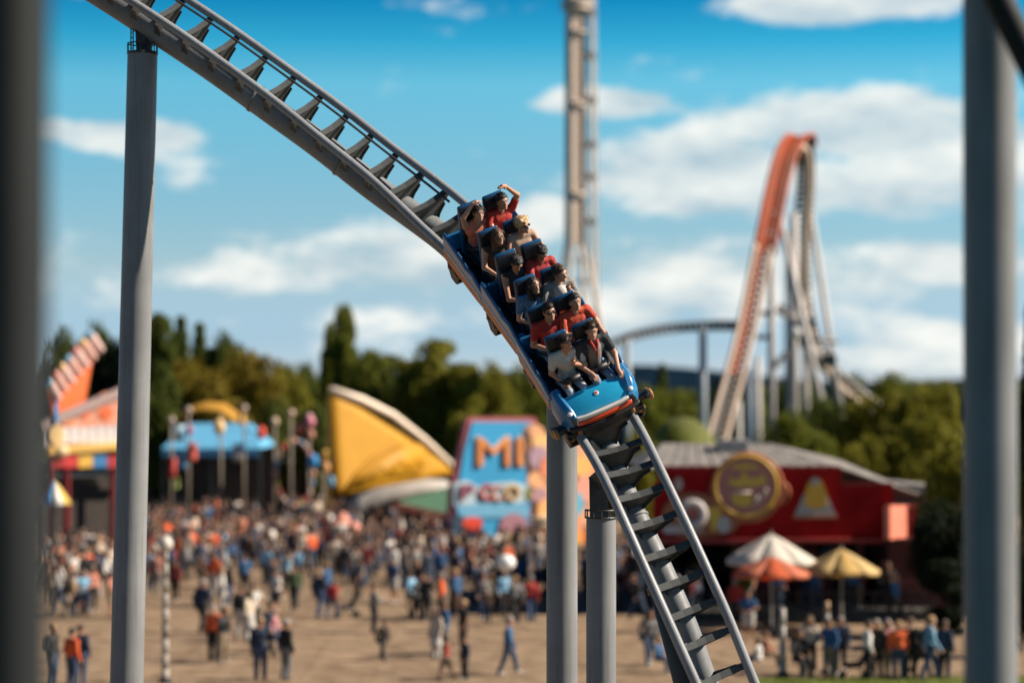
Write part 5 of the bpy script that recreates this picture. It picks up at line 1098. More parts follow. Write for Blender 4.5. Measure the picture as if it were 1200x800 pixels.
# the low grey hill track running out of its left side
lt = thing('low_coaster_track', 'low grey roller coaster track curving in from the left of the orange hill', 'roller coaster track', (at(823, 560, 186).x, 186, 0))
LP_ = [(690, 414, 178), (722, 400, 180), (745, 392, 182), (772, 386, 184), (800, 382.5, 186), (830, 381, 187), (858, 381, 188), (880, 383, 189)]
lp = [tuple(at(*q)) for q in LP_]; cvs = [Vector(cr(lp, u)) for u in np.linspace(0, 7, 60)]
for dy in (-.6, .6): MB().tube([p + Vector((0, dy, .25)) for p in cvs], .11, 8).build('rail', M_FDK, lt, smooth=True)
MB().tube([p - Vector((0, 0, .25)) for p in cvs], .2, 8).build('spine', cm((.16, .18, .20), .6), lt, smooth=True)
k = MB(); k.box((0, 0, 0), (.22, 1.5, .2)); k.box((0, 0, -.2), (.25, .5, .4)); TL = k.mesh('tie', M_FDK)
for i in range(2, 58, 2): inst('tie', TL, lt, cvs[i] + Vector((0, 0, .1)) - ORG[lt.name])
q = at(823.5, 384, 186.5); MB().tube([(q.x, q.y, 0), (q.x, q.y, q.z)], [.36, .30], 10).build('support_leg', cm((.22, .26, .30), .6), lt, smooth=True)
q = at(735, 396, 181); MB().tube([(q.x, q.y, 0), (q.x, q.y, q.z)], [.34, .28], 10).build('support_leg', cm((.22, .26, .30), .6), lt, smooth=True)

# ------------------------------------------------------------------ posts at the bottom of the picture
def lamp_post(label, px, pt, pb, d, r, cols, head=True):
    p = at(px, pt, d); zb = max(0, at(px, pb, d).z) if pb else 0; t = thing('lamp_post', label, 'lamp post', (p.x, d, 0))
    n = len(cols); 
    for i, c_ in enumerate(cols): MB().tube([(p.x, d, p.z * i / n), (p.x, d, p.z * (i + 1) / n - .01)], [r * (1.5 - .5 * i / n), r * (1.5 - .5 * (i + 1) / n)], 12).build('shaft_segment', cm(c_, .6, var=.25, scale=5), t, smooth=True)
    MB().lathe((p.x, d, 0), [(r * 2.6, .02), (r * 2.6, .12), (r * 1.7, .2)], 12).build('base', M_DARKSTEEL, t)
    if head: MB().lathe((p.x, d, p.z), [(r * 1.2, -.1), (r * 2.8, .02), (r * 3.0, .2), (r * 1.8, .34), (r * .3, .4)], 12).build('lamp_head', cm((.55, .50, .44), .4), t, smooth=True)
W_ = (.34, .31, .27); K_ = (.16, .14, .11)
lamp_post('slim mottled white lamp post standing right of the left column', 194, 642, None, 77, .08, [W_, (.30, .27, .23), W_, K_, W_, W_, (.22, .2, .16), W_, W_])
lamp_post('short tapering white post on the path before the terrace', 917, 712, None, 78.5, .09, [W_, W_, (.4, .37, .33), (.42, .38, .34)], head=False)
lamp_post('brown and white banded post on the path before the terrace', 969, 704, None, 79.5, .085, [W_, (.05, .2, .4), K_, (.42, .30, .18), W_, (.35, .22, .12)], head=False)

# ------------------------------------------------------------------ trees
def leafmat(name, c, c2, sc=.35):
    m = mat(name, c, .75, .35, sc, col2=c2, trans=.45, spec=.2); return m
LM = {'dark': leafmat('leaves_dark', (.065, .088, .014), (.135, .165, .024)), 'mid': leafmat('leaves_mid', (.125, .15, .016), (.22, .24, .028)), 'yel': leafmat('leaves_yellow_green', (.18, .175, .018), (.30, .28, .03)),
      'gold': leafmat('leaves_golden', (.18, .14, .014), (.28, .21, .022)), 'black': leafmat('leaves_blackish_green', (.008, .016, .007), (.018, .030, .010)), 'lime': leafmat('leaves_lime', (.10, .13, .02), (.17, .20, .035))}  # black is the darkest leaf green
M_BARK = mat('bark', (.055, .04, .028), .9, .35, 3, bump=.3)
def crown_mesh(kind, seed):
    r = np.random.default_rng(seed); cl = []
    if kind == 'tall':
        for _ in range(46):
            v = r.normal(size=3); v /= np.linalg.norm(v); q = r.uniform(.3, 1) ** .6; cl.append((v[0] * q * .15, v[1] * q * .15, .53 + v[2] * q * .40, r.uniform(.055, .10)))
        per, ls = 190, .022
    elif kind == 'broad':
        for _ in range(34):
            v = r.normal(size=3); v /= np.linalg.norm(v); q = r.uniform(.35, 1) ** .6; cl.append((v[0] * q * .40, v[1] * q * .40, .60 + v[2] * q * .32, r.uniform(.10, .19)))
        per, ls = 210, .034
    elif kind == 'poplar':
        for i in range(40):
            z = .10 + .86 * i / 39; w = .13 * (math.sin(math.pi * min(1, (z + .12) / 1.16)) ** .6); a = r.uniform(0, 6.3); q = r.uniform(.1, .9) * w; cl.append((math.cos(a) * q, math.sin(a) * q, z, r.uniform(.06, .10)))
        per, ls = 260, .026
    elif kind == 'conifer':
        for i in range(15):
            z = .08 + .88 * i / 14; w = .25 * (1 - z) ** .8 + .015
            for j in range(7):
                a = j * .9 + i * 1.3 + r.uniform(-.2, .2)
                for f in (.45, .85): cl.append((math.cos(a) * w * f, math.sin(a) * w * f, z - .05 * f, .022 + .16 * w))
        per, ls = 34, .020
    else:
        for _ in range(22):
            v = r.normal(size=3); v /= np.linalg.norm(v); q = r.uniform(.3, 1); cl.append((v[0] * q * .5, v[1] * q * .4, .45 + v[2] * q * .4, r.uniform(.12, .22)))
        per, ls = 220, .038
    N = len(cl) * per; cl = np.array(cl); k = np.repeat(np.arange(len(cl)), per)
    d = r.normal(size=(N, 3)); d /= np.linalg.norm(d, axis=1)[:, None]
    rad = cl[k, 3] * r.uniform(.72, 1.12, N)
    c = cl[k, :3] + d * rad[:, None] * np.array([1.1, 1.1, .8])
    nrm = d + r.normal(size=(N, 3)) * .55 + np.array([0, 0, .25]); nrm /= np.linalg.norm(nrm, axis=1)[:, None]
    u = np.cross(nrm, r.normal(size=(N, 3))); u /= np.linalg.norm(u, axis=1)[:, None]; w = np.cross(nrm, u)
    s = (ls * r.uniform(.6, 1.35, N))[:, None]
    V = np.stack([c - u * s * .8, c - w * s * .45, c + u * s * .8, c + w * s * .45], 1).reshape(-1, 3)
    me = bpy.data.meshes.new('crown'); me.vertices.add(len(V)); me.vertices.foreach_set('co', V.ravel()); me.loops.add(4 * N); me.loops.foreach_set('vertex_index', np.arange(4 * N)); me.polygons.add(N); me.polygons.foreach_set('loop_start', np.arange(N) * 4)
    me.update(calc_edges=True); me.materials.append(LM['mid'])
    t = MB(); top = {'broad': .75, 'tall': .85, 'poplar': .9, 'conifer': .95, 'bush': .3}[kind]; rr = {'broad': .03, 'tall': .022, 'poplar': .022, 'conifer': .02, 'bush': .015}[kind]
    t.tube([(0, 0, 0), (.006, .003, top * .35), (-.004, .006, top * .7), (0, 0, top)], [rr * 1.25, rr, rr * .7, rr * .25], 8)
    for i in range(7):
        a = r.uniform(0, 6.3); z = top * r.uniform(.3, .7); q = {'broad': .28, 'tall': .12, 'poplar': .07, 'conifer': .1, 'bush': .25}[kind]
        t.tube([(0, 0, z), (math.cos(a) * q * .5, math.sin(a) * q * .5, z + .10), (math.cos(a) * q, math.sin(a) * q, z + .16)], [rr * .5, rr * .3, rr * .1], 6)
    return me, t.mesh('trunk', M_BARK, smooth=True)
CROWNS = {k: [crown_mesh(k, 11 * i + len(k)) for i in range(n)] for k, n in (('broad', 4), ('tall', 3), ('poplar', 2), ('conifer', 2), ('bush', 2))}
seen_tree = {}
def tree(px, py, w, d, kind, col, label, group='trees behind the park', top=0):
    p = at(px, py, d); h = p.z; me, tr = random.choice(CROWNS[kind]); nat = {'broad': 1.0, 'tall': .42, 'poplar': .36, 'conifer': .52, 'bush': 1.25}[kind]
    sx = w * d / F_PX / nat * 1.08; name = {'broad': 'tree', 'tall': 'poplar_tree', 'poplar': 'poplar_tree', 'conifer': 'conifer_tree', 'bush': 'bush'}[kind]
    t = thing(name, label, {'bush': 'bush'}.get(kind, 'tree'), (p.x, d, 0), group); t.rotation_euler.z = random.uniform(0, 6.28); t.scale = (sx, sx, h)
    o = inst('crown', me, t)
    o.material_slots[0].link = 'OBJECT'; o.material_slots[0].material = LM[col]
    inst('trunk', tr, t)
    return t
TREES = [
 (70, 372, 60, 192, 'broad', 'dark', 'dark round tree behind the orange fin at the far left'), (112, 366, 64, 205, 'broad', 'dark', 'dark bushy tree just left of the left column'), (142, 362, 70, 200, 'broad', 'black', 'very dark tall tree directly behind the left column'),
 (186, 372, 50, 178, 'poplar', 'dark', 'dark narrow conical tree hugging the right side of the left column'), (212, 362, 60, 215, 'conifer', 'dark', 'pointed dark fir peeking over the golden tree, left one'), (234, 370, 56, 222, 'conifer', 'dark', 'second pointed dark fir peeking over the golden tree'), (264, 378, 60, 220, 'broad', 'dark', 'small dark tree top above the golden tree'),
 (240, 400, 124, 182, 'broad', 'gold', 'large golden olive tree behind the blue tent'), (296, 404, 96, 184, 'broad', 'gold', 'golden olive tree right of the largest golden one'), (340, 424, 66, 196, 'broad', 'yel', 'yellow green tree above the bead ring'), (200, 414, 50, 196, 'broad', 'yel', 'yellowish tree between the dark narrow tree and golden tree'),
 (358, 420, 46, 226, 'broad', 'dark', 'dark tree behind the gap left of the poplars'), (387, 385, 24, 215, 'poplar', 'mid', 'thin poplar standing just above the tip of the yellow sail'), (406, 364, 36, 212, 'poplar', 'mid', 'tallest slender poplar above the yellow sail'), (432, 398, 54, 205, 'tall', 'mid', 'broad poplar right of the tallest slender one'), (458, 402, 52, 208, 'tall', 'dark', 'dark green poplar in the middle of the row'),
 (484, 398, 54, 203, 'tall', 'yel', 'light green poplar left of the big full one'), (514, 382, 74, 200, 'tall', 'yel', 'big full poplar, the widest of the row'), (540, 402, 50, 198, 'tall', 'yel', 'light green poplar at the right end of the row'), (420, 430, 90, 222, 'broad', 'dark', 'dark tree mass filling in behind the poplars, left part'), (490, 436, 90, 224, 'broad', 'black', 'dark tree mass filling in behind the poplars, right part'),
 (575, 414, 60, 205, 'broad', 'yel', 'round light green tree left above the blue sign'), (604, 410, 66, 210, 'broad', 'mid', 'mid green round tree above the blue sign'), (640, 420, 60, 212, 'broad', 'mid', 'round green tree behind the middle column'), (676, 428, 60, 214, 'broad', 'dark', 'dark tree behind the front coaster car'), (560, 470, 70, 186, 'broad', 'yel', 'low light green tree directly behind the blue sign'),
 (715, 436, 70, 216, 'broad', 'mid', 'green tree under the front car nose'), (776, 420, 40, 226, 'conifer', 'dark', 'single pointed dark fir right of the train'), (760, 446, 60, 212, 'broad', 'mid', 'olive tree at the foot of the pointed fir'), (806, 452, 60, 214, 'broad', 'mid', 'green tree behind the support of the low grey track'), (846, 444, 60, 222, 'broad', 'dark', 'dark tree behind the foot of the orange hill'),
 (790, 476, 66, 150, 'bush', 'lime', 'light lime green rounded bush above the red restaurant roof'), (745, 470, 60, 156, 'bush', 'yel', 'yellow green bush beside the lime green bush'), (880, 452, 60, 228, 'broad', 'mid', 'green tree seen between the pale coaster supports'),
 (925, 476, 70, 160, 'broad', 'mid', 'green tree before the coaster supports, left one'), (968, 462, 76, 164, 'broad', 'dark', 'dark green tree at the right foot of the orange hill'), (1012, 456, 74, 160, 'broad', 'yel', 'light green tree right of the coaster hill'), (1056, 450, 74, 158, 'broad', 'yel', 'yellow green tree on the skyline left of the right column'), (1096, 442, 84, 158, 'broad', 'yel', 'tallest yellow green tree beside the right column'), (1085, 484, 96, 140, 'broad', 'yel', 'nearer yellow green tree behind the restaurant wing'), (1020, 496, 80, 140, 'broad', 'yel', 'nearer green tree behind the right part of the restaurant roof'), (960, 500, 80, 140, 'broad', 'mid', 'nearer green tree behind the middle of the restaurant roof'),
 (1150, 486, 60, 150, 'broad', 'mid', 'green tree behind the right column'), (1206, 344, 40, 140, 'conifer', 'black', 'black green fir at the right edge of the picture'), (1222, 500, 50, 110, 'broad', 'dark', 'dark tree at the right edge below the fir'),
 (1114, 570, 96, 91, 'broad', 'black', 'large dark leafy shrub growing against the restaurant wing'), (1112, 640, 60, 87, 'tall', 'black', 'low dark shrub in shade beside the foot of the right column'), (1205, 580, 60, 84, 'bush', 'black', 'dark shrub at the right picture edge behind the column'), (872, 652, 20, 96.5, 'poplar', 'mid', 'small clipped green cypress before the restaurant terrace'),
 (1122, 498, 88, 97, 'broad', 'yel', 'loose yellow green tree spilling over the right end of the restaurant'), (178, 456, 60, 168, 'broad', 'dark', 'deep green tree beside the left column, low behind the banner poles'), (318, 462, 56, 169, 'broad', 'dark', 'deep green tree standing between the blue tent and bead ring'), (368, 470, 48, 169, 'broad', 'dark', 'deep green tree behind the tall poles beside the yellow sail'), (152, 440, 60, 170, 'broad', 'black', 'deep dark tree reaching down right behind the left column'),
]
for t_ in TREES: tree(*t_)
LANDM = ['leftmost column', 'orange fin', 'gap left of the tall column', 'tall left column', 'narrow dark tree', 'twin pointed firs', 'largest golden tree', 'second golden tree', 'bead ring tree', 'tip of the yellow sail', 'tallest slender poplar', 'broad poplar', 'big full poplar', 'left edge of the blue sign', 'top of the blue sign', 'middle column', 'front car', 'nose of the train', 'pointed fir', 'low grey track support', 'foot of the orange hill', 'pale coaster supports', 'right end of the hill coaster', 'restaurant wing roof', 'right column', 'right picture edge']
# the wood behind: further trees fill the skyline
for i in range(26):
    px = 30 + 1200 * i / 25 + random.uniform(-15, 15); hh = random.uniform(428, 448) if 540 < px < 900 or px > 1000 else random.uniform(412, 436)
    tree(px, hh, random.uniform(60, 85), random.uniform(236, 262), 'broad', (cl_ := random.choice(['dark', 'dark', 'mid', 'black'])), 'distant %s tree of the far wood behind the %s' % ({'dark': 'dark', 'mid': 'olive', 'black': 'blackish'}[cl_], LANDM[i]), 'distant trees of the wood')
# light green mound right of the train
mb = MB(); c = gp(800, 590); vs = []; fs = []
for j in range(9):
    for i in range(24):
        q = 2 * math.pi * i / 24; f = j / 8; vs.append((at(800, 500, 172).x + math.cos(q) * 3.6 * math.sin(f * math.pi / 2), 172 + math.sin(q) * 4 * math.sin(f * math.pi / 2), 7.2 * math.cos(f * math.pi / 2)))
for j in range(8):
    for i in range(24): fs.append((j * 24 + i, (j + 1) * 24 + i, (j + 1) * 24 + (i + 1) % 24, j * 24 + (i + 1) % 24))
struct(mb.add(vs, fs), 'hill', mat('mound_grass', (.10, .11, .016), .9, .2, .5), smooth=True)

# ------------------------------------------------------------------ the crowd
def stand_prims(pose, h=1.0):
    z0 = .0; hx = .095; sh = .165
    lean = pose.get('lean', 0); tw = lambda x, y, z: v3(x, y + lean * max(0, z - .9), z)
    P = [('c', tw(-hx, 0, .90), tw(hx, 0, .90), .118, .118, LEG), ('c', tw(-.05, 0, .98), tw(.05, 0, .98), .125, .125, TOP), ('c', tw(-.04, 0, 1.1), tw(.04, 0, 1.1), .13, .13, TOP), ('c', tw(-.07, 0, 1.27), tw(.07, 0, 1.27), .125, .125, TOP), ('c', tw(-sh, 0, 1.40), tw(sh, 0, 1.40), .058, .058, TOP), ('c', tw(0, 0, 1.4), tw(0, .02, 1.52), .055, .05, SKIN)]
    f = v3(*pose.get('look', (0, 1, -.05))); hc = tw(0, .03, 1.61); hp2, g = head_prims(hc, f, 1.12); P += hp2[:5]
    P += [(k_, a, b, r0, r1, HAIR) for k_, a, b, r0, r1, _ in hair_prims(g, f / np.linalg.norm(f), pose.get('hair', 'short'), 1.15)]
    st = pose.get('step', .0); kb = pose.get('kb', 0)
    for sg in (-1, 1):
        hip = v3(sg * hx, 0, .90); fy = sg * st; kn = v3(sg * .10, fy * .55 + .03, .50); an = v3(sg * .105, fy - .02 + (kb if sg < 0 else 0), .085 + (.06 if (st and sg < 0) else 0))
        if pose.get('sit'): kn = v3(sg * .11, .42, .52 + .38 * 0 + .0); hip = v3(sg * hx, 0, .52); an = v3(sg * .12, .46, .09)
        lt = LEG if not pose.get('shorts') else None
        if lt is None: P += limb(hip, kn, .105, .078, LEG, .8, SKIN) + limb(kn, an, .056, .038, SKIN)
        else: P += limb(hip, kn, .105, .076, LEG) + limb(kn, an, .074, .062, LEG)
        P += [('c', an + v3(0, -.03, -.04), an + v3(0, .14, -.05), .042, .034, SHOE)]
    for sg, key in ((1, 'R'), (-1, 'L')):
        S = tw(sg * (sh + .02), 0, 1.39); E, W = pose.get(key, ((sg * .235, -.03 + sg * st * -.3, 1.12), (sg * .225, .08 - sg * st * .5, .87)))
        E = v3(*E); W = v3(*W)
        P += (limb(S, E, .062, .054, TOP) + limb(E, W, .052, .042, TOP)) if pose.get('long') else (limb(S, E, .055, .042, TOP, .6, SKIN) + limb(E, W, .041, .029, SKIN))
        d = (W - E) / np.linalg.norm(W - E); P += [('c', W, W + d * .10, .03, .04, SKIN)]
    if pose.get('skirt'): P += [('c', v3(0, 0, .93), v3(0, 0, .55), .14, .20, LEG)]
    if pose.get('bag'): P += [('c', tw(0, -.20, 1.08), tw(0, -.19, 1.32), .12, .11, X5)]
    if pose.get('sit'): P = [(k_, a - (v3(0, 0, .38) if (tg in (TOP, SKIN, HAIR) and a[2] > .8) or (tg == LEG and a[2] > .9) else 0), (b - v3(0, 0, .38)) if k_ == 'c' and ((tg in (TOP, SKIN, HAIR) and b[2] > .8) or (tg == LEG and b[2] > .9)) else b, r0, r1, tg) for k_, a, b, r0, r1, tg in P]
    return P
POSES = [('standing', dict(long=1)), ('walking', dict(step=.26, long=1)), ('walking', dict(step=-.24, long=1)), ('standing', dict(long=1, R=((.26, .10, 1.14), (.10, .30, 1.20)), look=(-.3, 1, -.2))), ('standing', dict(R=((.27, .02, 1.14), (.12, .2, 1.05)), L=((-.27, .02, 1.14), (-.1, .2, 1.05)), shorts=1)),
         ('walking', dict(step=.28, shorts=1, hair='curly')), ('standing', dict(hair='long', skirt=1, long=1)), ('walking', dict(step=.22, hair='long', long=1, bag=1)), ('standing', dict(bag=1, long=1)), ('standing', dict(R=((.30, .1, 1.45), (.18, .16, 1.68)), hair='tied')), ('walking', dict(step=.3, lean=.25, long=1)), ('seated', dict(sit=1, long=1, R=((.26, .12, 1.14), (.12, .3, 1.05))))]
DUM = [SK1] * 8
PM = []
for nm, po in POSES: PM.append((nm, field_mesh('person_body', stand_prims(po), .030, DUM, None, .03), po))
CT = {'white': (.62, .60, .56), 'cream': (.52, .43, .33), 'orange': (.66, .10, .02), 'red': (0.324, 0.022, 0.018), 'dark red': (0.144, 0.013, 0.013), 'light blue': (.16, .34, .50), 'blue': (0.02, 0.085, 0.2), 'navy': (0.011, 0.022, 0.05), 'black': (0.009, 0.009, 0.01), 'grey': (0.158, 0.151, 0.144), 'brown': (0.079, 0.043, 0.025), 'pink': (0.418, 0.187, 0.194), 'tan': (0.274, 0.18, 0.108), 'salmon': (0.418, 0.158, 0.101), 'yellow': (0.396, 0.259, 0.043), 'green': (0.043, 0.079, 0.029)}
CB = {'jeans': (.035, .06, .11), 'dark trousers': (.015, .017, .022), 'black trousers': (.010, .010, .011), 'blue trousers': (.018, .045, .11), 'beige trousers': (.24, .18, .12), 'white trousers': (.42, .40, .37), 'grey trousers': (.14, .14, .14)}
HC = [(.02, .014, .01), (.05, .03, .018), (.10, .06, .03), (.30, .19, .09), (.22, .2, .18)]
SKS = [SK1, SK2, SK3, cm((.25, .12, .07), .55)]
def place_of(px, py):
    if px < 135: return ('far back ' if py < 640 else 'near the camera ' if py > 740 else '') + 'left of the left column'
    if px >= 790 and py > 752: return 'on the path before the lawn'
    if px >= 830: return 'by the restaurant terrace'
    if px >= 655: return 'in the crowd behind the lower track'
    if py > 690: return 'on open plaza ' + ('near the slim lamp post' if px < 270 else 'before the bead ring' if px < 400 else 'below the yellow sail' if px < 500 else 'before the middle columns')
    row = 'back of the crowd ' if py < 625 else 'amid the crowd ' if py < 655 else 'front of the crowd '
    return row + ('before the blue tent' if px < 310 else 'by the bead ring' if px < 400 else 'under the yellow sail' if px < 530 else 'before the blue sign')
LAB = {}; FEET = []
def person(px, py, top=None, bot=None, pose=None, scale=None, yaw=None, d=None, z=0.0, xc=None):
    p = gp(px, py) if d is None else at(px, 400, d); p.z = z + .02
    pi = random.randrange(len(PM) - 1) if pose is None else pose; nm, me, po = PM[pi]
    top = top or random.choices(list(CT), [13, 9, 8, 7, 4, 7, 7, 8, 12, 6, 6, 4, 6, 4, 2, 1])[0]; bot = bot or random.choices(list(CB), [10, 9, 7, 6, 4, 2, 4])[0]
    sc = scale or random.choice([1.0, 1.03, .95, .97, 1.05, .9, .72 if random.random() < .4 else 1.0])
    
    size = 'child' if sc < .8 else 'person'
    extra = ', backpack on' if po.get('bag') else (', skirt on' if po.get('skirt') else '')
    top0, bot0 = top, bot; alt = list(CB)
    for tr_ in range(12):
        label = '%s %s in %s and %s, %s' % (nm, size, top, bot, place_of(px, py))
        if label not in LAB: break
        bot = alt[(alt.index(bot0) + tr_ + 1) % len(alt)] if tr_ < 6 else bot0
        if tr_ >= 6: top = list(CT)[(list(CT).index(top0) + tr_ - 5) % len(CT)]
    LAB[label] = 1
    t = thing('person', label, 'person', p, 'people in the crowd'); t.rotation_euler.z = random.uniform(0, 6.28) if yaw is None else yaw; t.scale = (sc * 1.2, sc * 1.2, sc * 1.09)
    o = bpy.data.objects.new('body', me); COL.objects.link(o); o.parent = t
    ms = [random.choice(SKS), cm(CT[top], .8, var=.15), cm(CB[bot], .8, var=.15), cm(random.choice(HC), .7), cm(random.choice([(.02, .02, .022), (.5, .48, .45), (.1, .06, .04)]), .6), cm(xc or random.choice([(.02, .02, .025), (.04, .1, .25), (.35, .04, .03), (.3, .2, .1)]), .7), DKM, EYEW]
    for i, m in enumerate(ms):
        if i < len(o.material_slots): o.material_slots[i].link = 'OBJECT'; o.material_slots[i].material = m
    FEET.append((p.x, p.y)); return t
# those that can be told apart, from the photograph: feet (px, py), top, bottom, pose, size
NEARP = [(60, 806, 'black', 'jeans', 8, 1.05), (84, 808, 'orange', 'jeans', 0, 1.0), (94, 803, 'navy', 'jeans', 0, 1.0), (305, 797, 'navy', 'jeans', 3, 1.05), (335, 797, 'black', 'grey trousers', 0, 1.02), (250, 774, 'orange', 'black trousers', 0, 1.0), (262, 777, 'black', 'beige trousers', 3, 1.0), (237, 742, 'navy', 'black trousers', 2, 1.08), (283, 748, 'black', 'white trousers', 3, 1.05), (292, 752, 'cream', 'white trousers', 6, 1.0), (297, 742, 'white', 'dark trousers', 4, 1.0),
 (322, 764, 'pink', 'blue trousers', 7, .8), (324, 722, 'white', 'dark trousers', 4, 1.0), (345, 716, 'green', 'dark trousers', 2, 1.0), (309, 770, 'navy', 'dark trousers', 10, 1.0), (374, 722, 'navy', 'blue trousers', 2, 1.0), (389, 726, 'red', 'blue trousers', 10, .85), (448, 774, 'black', 'dark trousers', 10, .72), (438, 742, 'grey', 'dark trousers', 3, 1.0), (462, 706, 'blue', 'white trousers', 4, 1.0), (482, 724, 'light blue', 'beige trousers', 0, 1.0), (500, 728, 'black', 'dark trousers', 3, 1.0), (517, 726, 'orange', 'dark trousers', 0, 1.0), (534, 722, 'blue', 'dark trousers', 2, 1.0),
 (511, 772, 'cream', 'white trousers', 6, .9), (522, 768, 'blue', 'grey trousers', 3, 1.0), (543, 766, 'black', 'dark trousers', 9, 1.0), (523, 797, 'red', 'beige trousers', 5, .72), (545, 797, 'navy', 'black trousers', 0, .74), (596, 791, 'blue', 'jeans', 2, 1.0), (576, 722, 'yellow', 'dark trousers', 3, 1.0), (590, 722, 'light blue', 'dark trousers', 8, 1.0), (605, 732, 'grey', 'black trousers', 10, 1.0), (622, 730, 'red', 'blue trousers', 1, 1.0), (420, 700, 'blue', 'dark trousers', 0, 1.0), (558, 706, 'black', 'dark trousers', 3, 1.0),
 (87, 722, 'white', 'jeans', 0, 1.0), (97, 722, 'light blue', 'jeans', 4, 1.0), (108, 716, 'salmon', 'dark trousers', 8, 1.0), (82, 712, 'dark red', 'dark trousers', 8, 1.0), (124, 695, 'white', 'dark trousers', 1, 1.0), (176, 690, 'orange', 'blue trousers', 0, 1.0), (251, 700, 'orange', 'white trousers', 0, 1.05), (260, 690, 'white', 'blue trousers', 1, 1.0),
 (936, 794, 'black', 'black trousers', 11, 1.05), (949, 790, 'cream', 'dark trousers', 7, 1.0), (972, 794, 'blue', 'beige trousers', 3, 1.0), (985, 790, 'navy', 'dark trousers', 10, 1.0), (1017, 797, 'white', 'black trousers', 0, 1.0), (1028, 795, 'black', 'dark trousers', 3, 1.0), (1040, 795, 'pink', 'beige trousers', 7, 1.0), (1053, 797, 'orange', 'jeans', 0, 1.0), (1067, 796, 'black', 'dark trousers', 3, 1.04), (1090, 797, 'light blue', 'jeans', 2, 1.08), (1107, 796, 'navy', 'dark trousers', 0, 1.0), (1080, 792, 'black', 'dark trousers', 10, 1.0),
 (877, 752, 'blue', 'white trousers', 4, 1.0), (862, 735, 'red', 'dark trousers', 0, 1.0), (889, 788, 'white', 'blue trousers', 11, .75), (897, 782, 'salmon', 'beige trousers', 11, .8), (760, 780, 'grey', 'jeans', 10, 1.0), (772, 788, 'blue', 'jeans', 11, .8), (1049, 728, 'blue', 'dark trousers', 2, 1.0), (1034, 722, 'black', 'dark trousers', 0, 1.0)]
for px, py, a, b, po, sc in NEARP: person(px, py, a, b, po, sc)
def clear(px, py): return math.sin(px * .055 + py * .09) * math.sin(px * .021 - py * .06 + 1) < -.05
def scatter(n, x0, x1, y0, y1, bias=1.0, mind=.55, tops=None):
    k = 0; tries = 0
    while k < n and tries < n * 60:
        tries += 1; px = random.uniform(x0, x1); py = y0 + (y1 - y0) * random.random() ** bias
        q = gp(px, py)
        if clear(px, py) and random.random() < .8: continue
        if any((q.x - a) ** 2 + (q.y - b) ** 2 < mind ** 2 for a, b in FEET): continue
        person(px, py, tops and random.choice(tops)); k += 1
BR = ['white', 'cream', 'brown', 'salmon', 'orange', 'light blue', 'tan', 'black', 'black', 'dark red', 'navy', 'blue', 'brown', 'black', 'white', 'navy', 'grey']
DKT = ['black', 'navy', 'brown', 'black', 'grey', 'dark red', 'blue', 'white', 'brown', 'black', 'navy']
scatter(46, 46, 134, 625, 726, 1.1, tops=BR); scatter(86, 165, 402, 628, 712, 1.25, tops=BR); scatter(46, 402, 652, 640, 735, 1.1, tops=DKT + BR); scatter(26, 690, 830, 640, 742, 1.0, tops=DKT)
for i in range(16):
    px = 872 + 172 * random.random(); person(px, 700, random.choice(DKT), None, random.choice([0, 3, 4, 9, 11]), None, random.uniform(-.6, .6) + math.pi, d=random.uniform(97.6, 99.4), z=.38)
scatter(10, 500, 690, 686, 716, 1.0, tops=DKT)
print('people', len(FEET))
# labels that more than one person of the crowd would share: allowed only for a group nothing tells apart
# far crowd past the count of individuals: one object
V, Q, T = mesh_field(stand_prims(dict(long=1)), .05, .03); V2, Q2, T2 = mesh_field(stand_prims(dict(step=.25)), .05, .03)
crowd = MB(); cmats = [cm(CT[k], .8, var=.15) for k in BR + DKT] + [SK1, SK3, cm(HC[0], .7), cm(CB['jeans'], .8, var=.15), cm(CB['dark trousers'], .8, var=.15)]
vv = []; ff = []; mm = []; off = 0; n0 = len(BR + DKT)
def far_person(px, py):
    global off
    q = gp(px, py)
    if clear(px, py) and random.random() < .75: return
    if any((q.x - a) ** 2 + (q.y - b) ** 2 < .45 ** 2 for a, b in FEET): return
    FEET.append((q.x, q.y)); W, QQ, TT = ((V, Q, T), (V2, Q2, T2))[random.random() < .5]; a = random.uniform(0, 6.28); c_, s_ = math.cos(a), math.sin(a); sc = random.uniform(.93, 1.15)
    X = np.stack([(W[:, 0] * c_ - W[:, 1] * s_) * 1.15, (W[:, 0] * s_ + W[:, 1] * c_) * 1.15, W[:, 2]], 1) * sc + np.array([q.x, q.y, .02])
    top = random.randrange(len(BR)) if px < 400 else random.randrange(len(BR), n0); tab = np.array([n0 + random.randrange(2), top, n0 + 3 + random.randrange(2), n0 + 2, n0 + 2, n0 + 2, 0, 0])
    vv.append(X); ff.append(QQ + off); mm.append(tab[TT]); off += len(X)
for _ in range(330): far_person(random.uniform(46, 134), random.uniform(608, 690))
for _ in range(480): far_person(random.uniform(165, 402), random.uniform(607, 668))
for _ in range(420): far_person(random.uniform(402, 652), random.uniform(608, 690))
for _ in range(130): far_person(random.uniform(690, 830), random.uniform(630, 720))
me = bpy.data.meshes.new('crowd'); VV = np.concatenate(vv); FF = np.concatenate(ff); MMi = np.concatenate(mm)
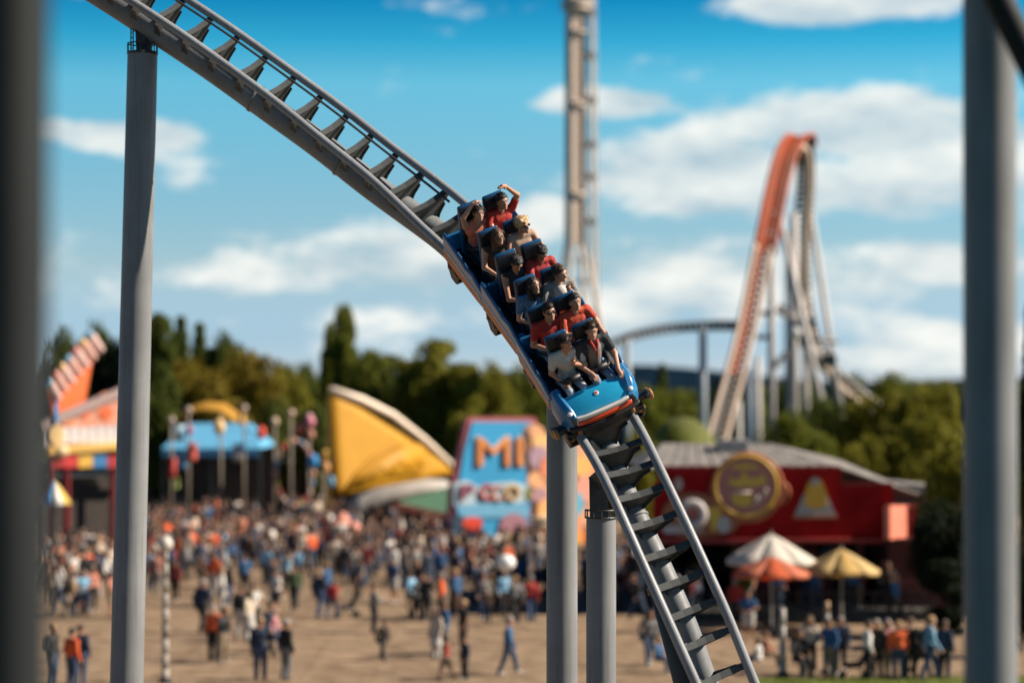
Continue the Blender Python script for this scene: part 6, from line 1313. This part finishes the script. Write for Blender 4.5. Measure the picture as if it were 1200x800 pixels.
me.vertices.add(len(VV)); me.vertices.foreach_set('co', VV.ravel()); me.loops.add(FF.size); me.loops.foreach_set('vertex_index', FF.ravel().astype(np.int32)); me.polygons.add(len(FF)); me.polygons.foreach_set('loop_start', np.arange(len(FF)) * 4); me.polygons.foreach_set('material_index', MMi.astype(np.int32)); me.update(calc_edges=True)
for m in cmats: me.materials.append(m)
me.shade_smooth(); o = bpy.data.objects.new('crowd', me); COL.objects.link(o); tag(o, 'dense far crowd of park visitors massed before the rides', 'crowd', kind='stuff')

# ------------------------------------------------------------------ strollers
def stroller(label, px, py, yaw, col):
    p = gp(px, py); p.z = .02; t = thing('stroller', label, 'stroller', p); t.rotation_euler.z = yaw
    b = MB(); b.prism([(-.28, .38), (.25, .34), (.34, .52), (.18, .5), (-.18, .56), (-.36, .95), (-.44, .9)], (.4, 0, 0), (0, 1, 0), (0, 0, 1), (-.2, 0, 0)); b.build('seat', cm(col, .8), t, local=True, bevel=.02)
    b = MB(); pts_ = [(math.cos(q) * .34 - .16, math.sin(q) * .34 + .72) for q in np.linspace(1.0, 2.9, 8)]
    b.prism(pts_ + [(x * .93 - .01, z * .95 + .03) for x, z in pts_[::-1]], (.44, 0, 0), (0, 1, 0), (0, 0, 1), (-.22, 0, 0)); b.build('hood', cm(col, .8), t, local=True)
    b = MB()
    for s in (-1, 1): b.tube([(s * .24, .38, .12), (s * .22, -.1, .5), (s * .22, -.55, 1.02)], .016, 6); b.tube([(s * .24, -.38, .15), (s * .22, 0, .45)], .016, 6)
    b.tube([(-.22, -.55, 1.02), (.22, -.55, 1.02)], .02, 6); b.build('frame', M_DARKSTEEL, t, local=True)
    for s in (-1, 1):
        for y, r in ((.38, .11), (-.38, .14)): MB().lathe((s * .25 - .02, y, r), [(r * .5, 0), (r, .005), (r, .035), (r * .5, .04)], 14, (1, 0, 0)).build('wheel', M_BLACK, t, local=True)
stroller('dark stroller on the path between the standing people before the lawn', 1001, 795, 1.3, (.015, .016, .02))
stroller('dark stroller in the crowd below the yellow sail', 406, 724, 1.8, (.02, .025, .035))
stroller('dark stroller in the crowd before the blue sign', 602, 716, 1.2, (.02, .022, .03))
